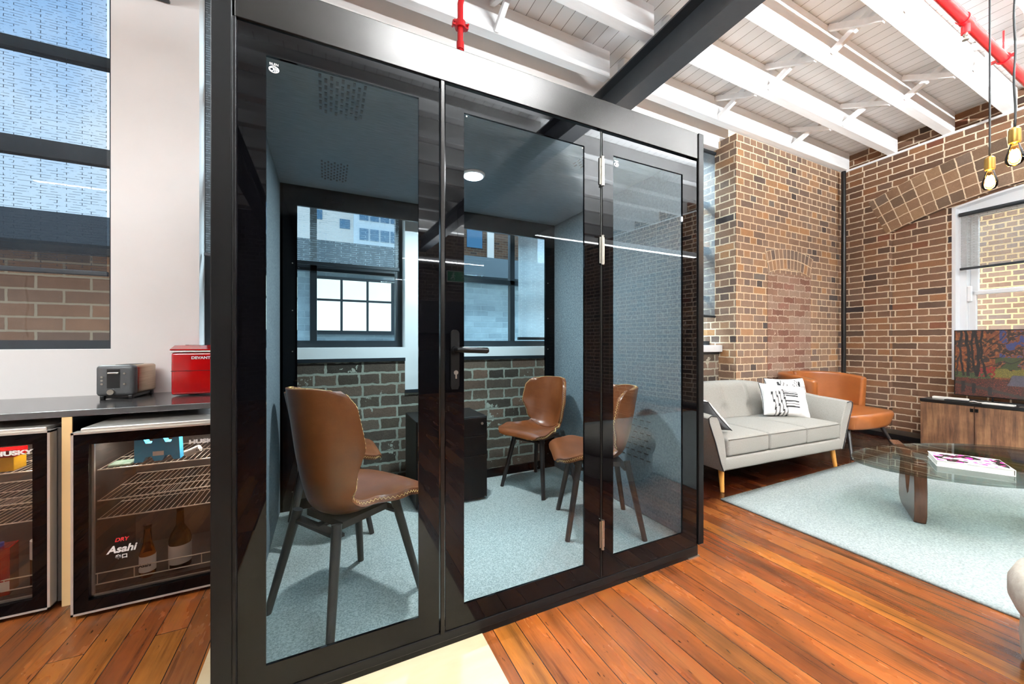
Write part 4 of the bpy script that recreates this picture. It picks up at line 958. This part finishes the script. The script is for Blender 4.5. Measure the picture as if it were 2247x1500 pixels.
# tv cabinet (front edge parallel to the end wall)
cb = thing('media_cabinet', 'low rustic oak cabinet with black top standing against the brick end wall', 'cabinet', (5.9, 1.80, 0), R(-92))
MB().box(0, 1.6, .0, .40, .50, .53, .003).build('cabinet_top', M['black_plastic'], cb)
MB().box(.005, 1.595, .02, .40, .03, .50).build('cabinet_body', M['cab_wood'], cb)
MB().box(.03, 1.57, .04, .38, 0, .03).build('cabinet_plinth', M['black_plastic'], cb)
for x0, x1, hx in ((.006, .395, .382), (.402, .79, .415), (.797, 1.19, 1.18), (1.197, 1.593, 1.21)):
    d = MB().box(x0, x1, .003, .02, .035, .495, .001).build('cabinet_door', M['cab_wood'], cb)
    MB().box(hx - .011, hx + .011, -.008, .004, .44, .475, .002).build('door_pull', M['black_metal'], d)
tv = thing('television', 'flat screen television showing an autumn road scene on the oak cabinet', 'television', (6.06, 1.585, .53), R(-94))
MB().box(0, 1.15, 0, .03, .055, .745, .003).build('tv_body', M['black_plastic'], tv)
b = MB(); b.grid(lambda u, v: (.01 + 1.13 * u, -.0015, .065 + .67 * v), 330, 190); scr = b.build('screen', vcol('autumn_picture', .25, emit=.3), tv)
def autumn(co):
    u = (co.x - .01) / .55; v = (co.z - .065) / .67; p = Vector((u * 4, v * 4, 0))
    n1 = noise.noise(p * 2); n2 = noise.noise(p * 7); n3 = noise.noise(p * 22)
    c = srgb('#a8541c') if n1 + .5 * n2 > -.15 else srgb('#4a2a14')
    if n2 + n3 * .5 > .25: c = srgb('#d9802a')
    if u > .55 and v > .45 and n1 * .8 + n2 * .6 > .12: c = srgb('#4a56a0')
    if .5 < u < .8 and v < .6 and v > .42 and n1 > -.1: c = srgb('#58642a')
    if u > .85 and v > .55 and n2 < .1: c = srgb('#3c4426')
    if v < .42 + .06 * n1 and v > .30 and u > .42: c = srgb('#97902c') if n3 < .2 else srgb('#c0a830')
    if v < .36 + .04 * n1 and v > .24 and u < .45: c = srgb('#3d5a34') if n3 < .1 else srgb('#7a8a40')
    if v < .45 and v > .3 and .28 < u < .5 and n2 > 0: c = srgb('#c02c24')
    if v < .27 + .02 * n2: c = srgb('#7a3418') if n3 < 0 else srgb('#3c2018')
    if v < .27 and n3 > .32: c = srgb('#c8552a')
    xr = .62 + (.34 - v) * -.3; wr = (.36 - v) * 1.1
    if v < .34 and v > .18 and abs(u - (.78 + (.3 - v) * .2)) < wr * .5 + .06 + .03 * n2: c = srgb('#7e7686')
    if v > .3 and (u < .45):
        for k, xx in enumerate((.05, .09, .15, .2, .245, .27, .31, .36)):
            if abs(u - xx - .03 * math.sin(v * 5 + k) * (1 if k % 2 else -1) - .02 * n1) < .009 + .006 * (k % 3): c = srgb('#1d1210')
    for k in range(5):
        if .3 < u < .85 and abs((v - .45) - (u - .33) * (.25 + .28 * k) + .05 * n1 - .06 * k) < .006: c = srgb('#1d1210')
    if abs(v - (.20 - u * .22)) < .022 and u < .9: c = srgb('#54443a')
    for xx in (.1, .24, .44):
        if abs(u - xx) < .025 and v < .24 - xx * .2 and v > .06 - xx * .1: c = srgb('#2a2624')
    sp = random.uniform(.55, 1.15); return (c[0] * sp, c[1] * sp, c[2] * sp, 1)
paint(scr, autumn)
b = MB(); b.box(.25, .28, -.06, .12, .0, .012); b.box(.87, .90, -.06, .12, 0, .012); b.box(.26, .27, .005, .02, .01, .06); b.box(.88, .89, .005, .02, .01, .06); b.build('tv_stand', M['black_plastic'], tv)
o = MB().box(0, .26, 0, .045, 0, .028, .006).build('power_board', M['plastic_white'], loc=(5.99, 1.73, .53), rot=(0, 0, R(-88))); tag(o, 'white power board lying on the black cabinet top left of the television', 'power board')
o = MB().box(0, .17, 0, .09, 0, .012, .003).build('set_top_box', M['black_plastic'], loc=(5.92, 1.62, .53), rot=(0, 0, R(-92))); tag(o, 'small flat black box on the cabinet top in front of the television corner', 'device')
o = MB().tube([(5.955 + .02 * math.sin(k * .9), 1.45 - .028 * k, .538 + .004 * math.sin(k * 2)) for k in range(8)], .005, 8).build('white_cable', M['plastic_white'], smooth=True); tag(o, 'short coiled white cable on the cabinet top below the television', 'cable')
o = MB().box(0, .2, 0, .075, 0, .014, .003).build('white_tablet', M['plastic_white'], loc=(5.91, 1.36, .53), rot=(0, 0, R(-92))); tag(o, 'white flat device lying on the cabinet top below the television', 'device')
o = MB().box(0, .2, 0, .11, 0, .006, .002).build('phone_tray', M['chrome'], loc=(5.91, 1.13, .53), rot=(0, 0, R(-92))); tag(o, 'silver flat tray at the right of the cabinet top', 'tray')

# pendant bulbs
def pendant(label, x, y, z, pw, wob):
    t = thing('pendant_lamp', label, 'lamp', (x, y, z), group=None)
    MB().tube([(wob * .012 * math.sin(k * 1.1), 0, .13 + (3.50 - z - .13) * k / 24) for k in range(25)], .0042, 8).build('lamp_cord', M['cable'], t, smooth=True)
    MB().lathe([(0, .135), (.012, .135), (.02, .125), (.021, .07), (.019, .062), (0, .062)], n=24).build('lamp_socket', M['brass'], t, smooth='auto')
    MB().lathe([(.012, .064), (.016, .05), (.024, .02), (.031, -.008), (.030, -.03), (.02, -.046), (0, -.05)], n=28).build('bulb', M['bulb_glass'], t, smooth=True)
    pts = []
    for k in range(9): a = k * PI * 2 / 8; pts += [(.009 * math.cos(a), .009 * math.sin(a), .03 if k % 2 else -.022)]
    MB().tube(pts, .0022, 6).build('filament', M['filament'], t)
    MB().lathe([(0, .03), (.012, .026), (.018, .005), (.018, -.015), (.01, -.032), (0, -.036)], n=20).build('glow_core', M['bulb_glow'], t, smooth=True)
    l = bpy.data.lights.new('bulb_light', 'POINT'); l.energy = pw; l.color = (1, .72, .38); l.shadow_soft_size = .025; lo = bpy.data.objects.new('bulb_light', l); C.objects.link(lo); lo.location = (x, y, z - .01)
    return t
pendant('bare filament bulb on a straight black cord, the left and brighter of the two', 3.316, .733, 2.045, 26, 0)
pendant('bare filament bulb on a wavy black cord, the right of the two', 3.02, .59, 2.06, 14, 1)

# red sprinkler pipes
t = thing('sprinkler_pipe', 'red sprinkler pipe running under the white joists at the upper right', 'pipe')
MB().cyl((2.6, .955, 3.3), (5.95, .955, 3.3), .030, n=24).build('pipe_run', M['red_pipe'], t, smooth='auto')
b = MB(); b.cyl((3.85, .955, 3.3), (3.85, .955, 3.215), .022, n=18); b.cyl((3.80, .955, 3.3), (3.90, .955, 3.3), .035, n=24); tee = b.build('tee_fitting', M['red_pipe'], t, smooth='auto')
b = MB(); b.cyl((3.85, .955, 3.215), (3.85, .955, 3.20), .012, n=12); b.cyl((3.842, .955, 3.20), (3.842, .955, 3.175), .002, n=6); b.cyl((3.858, .955, 3.20), (3.858, .955, 3.175), .002, n=6); b.cyl((3.85, .955, 3.175), (3.85, .955, 3.171), .016, n=16); b.build('sprinkler_head', M['chrome'], tee)
b = MB(); b.cyl((4.62, .955, 3.33), (4.62, .955, 3.51), .006, n=10); b.tube([(4.62, .955 + .034 * math.cos(a * PI / 10), 3.3 + .034 * math.sin(a * PI / 10)) for a in range(20)], .006, 6, closed=True); b.box(4.612, 4.628, .90, .925, 3.29, 3.31); b.box(4.612, 4.628, .985, 1.02, 3.29, 3.31); b.build('pipe_hanger', M['red_pipe'], t)
t = thing('sprinkler_drop', 'red vertical sprinkler pipe with a coupling above the top edge of the booth', 'pipe')
X_, Y_ = .762, 2.3
MB().tube([(X_, Y_, 2.26), (X_, Y_, 2.6), (X_, Y_, 3.0), (X_, Y_, 3.28), (X_ + .01, Y_ - .01, 3.33), (X_ + .03, Y_ - .05, 3.36), (X_ + .03, Y_ - .3, 3.37)], .0185, 18).build('pipe_run', M['red_pipe'], t, smooth='auto')
b = MB(); b.cyl((X_, Y_, 3.125), (X_, Y_, 3.165), .034, n=20)
for s_ in (-1, 1): b.box(X_ + s_ * .03, X_ + s_ * .052, Y_ - .014, Y_ + .014, 3.13, 3.16, .004); b.cyl((X_ + s_ * .043, Y_ - .03, 3.145), (X_ + s_ * .043, Y_ + .03, 3.145), .006, n=10)
b.build('pipe_coupling', M['red_pipe'], t, smooth='auto')
MB().cyl((X_, Y_, 2.99), (X_, Y_, 3.04), .024, n=18).build('pipe_sleeve', M['red_pipe'], t, smooth='auto')

# ================================================================== BEHIND THE CAMERA (seen only as reflections, plus added fill lights)
for i, (x0, x1, y, z, pd, pu) in enumerate(STRIPS):
    t = thing('linear_pendant', ['slim white linear light above and behind the camera near the booth', 'long white linear light reflected as a line in the right glass of the booth', 'long white linear light at the back left of the room', 'slim white linear light above the lounge behind the camera', 'short white linear light above the kitchen bench'][i], 'lamp', ((x0 + x1) / 2, y, z)); hx = (x1 - x0) / 2
    MB().box(-hx, hx, -.03, .03, -.03, .03, .003).build('lamp_housing', M['white_gloss'], t)
    MB().box(-hx + .01, hx - .01, -.026, .026, -.0308, -.0295).build('lamp_diffuser', M['lamp'], t)
    for x in (-hx * .8, hx * .8): MB().cyl((x, 0, .03), (x, 0, 3.5 - z), .002, n=6).build('suspension_wire', M['chrome'], t)
t = thing('kitchen_cabinets', 'run of tall black kitchen cabinets along the wall behind the camera', 'cabinet', (2.5, -5.9, 0))
MB().box(-3.5, 2.5, -.28, .28, 0, .95, .004).build('base_cabinet', M['black_plastic'], t); MB().box(-3.5, 2.5, -.28, .1, 1.35, 2.1, .004).build('wall_cabinet', M['black_plastic'], t)
t = thing('exit_sign', 'green running man exit sign hanging behind the camera', 'sign', (2.0, -3.4, 2.25))
MB().box(-.19, .19, -.02, .02, -.09, .09, .004).build('sign_box', M['white_gloss'], t); MB().box(-.18, .18, .02, .022, -.08, .08).build('sign_face', M['exit_green'], t)
text('<', .14, (.09, .0225, 0), (R(90), 0, R(180)), M['text_white'], t); b = MB(); b.cyl((-.08, .022, .05), (-.08, .024, .05), .014); b.tube([(-.08, .023, .03), (-.085, .023, -.01), (-.06, .023, -.035), (-.07, .023, -.06)], .008, 6); b.tube([(-.085, .023, -.01), (-.11, .023, -.03), (-.13, .023, -.05)], .008, 6); b.tube([(-.05, .023, .0), (-.08, .023, .025), (-.11, .023, .005)], .006, 6); b.build('running_figure', M['text_white'], t)
MB().cyl((0, 0, .09), (0, 0, 1.25), .004, n=8).build('sign_rod', M['chrome'], t)
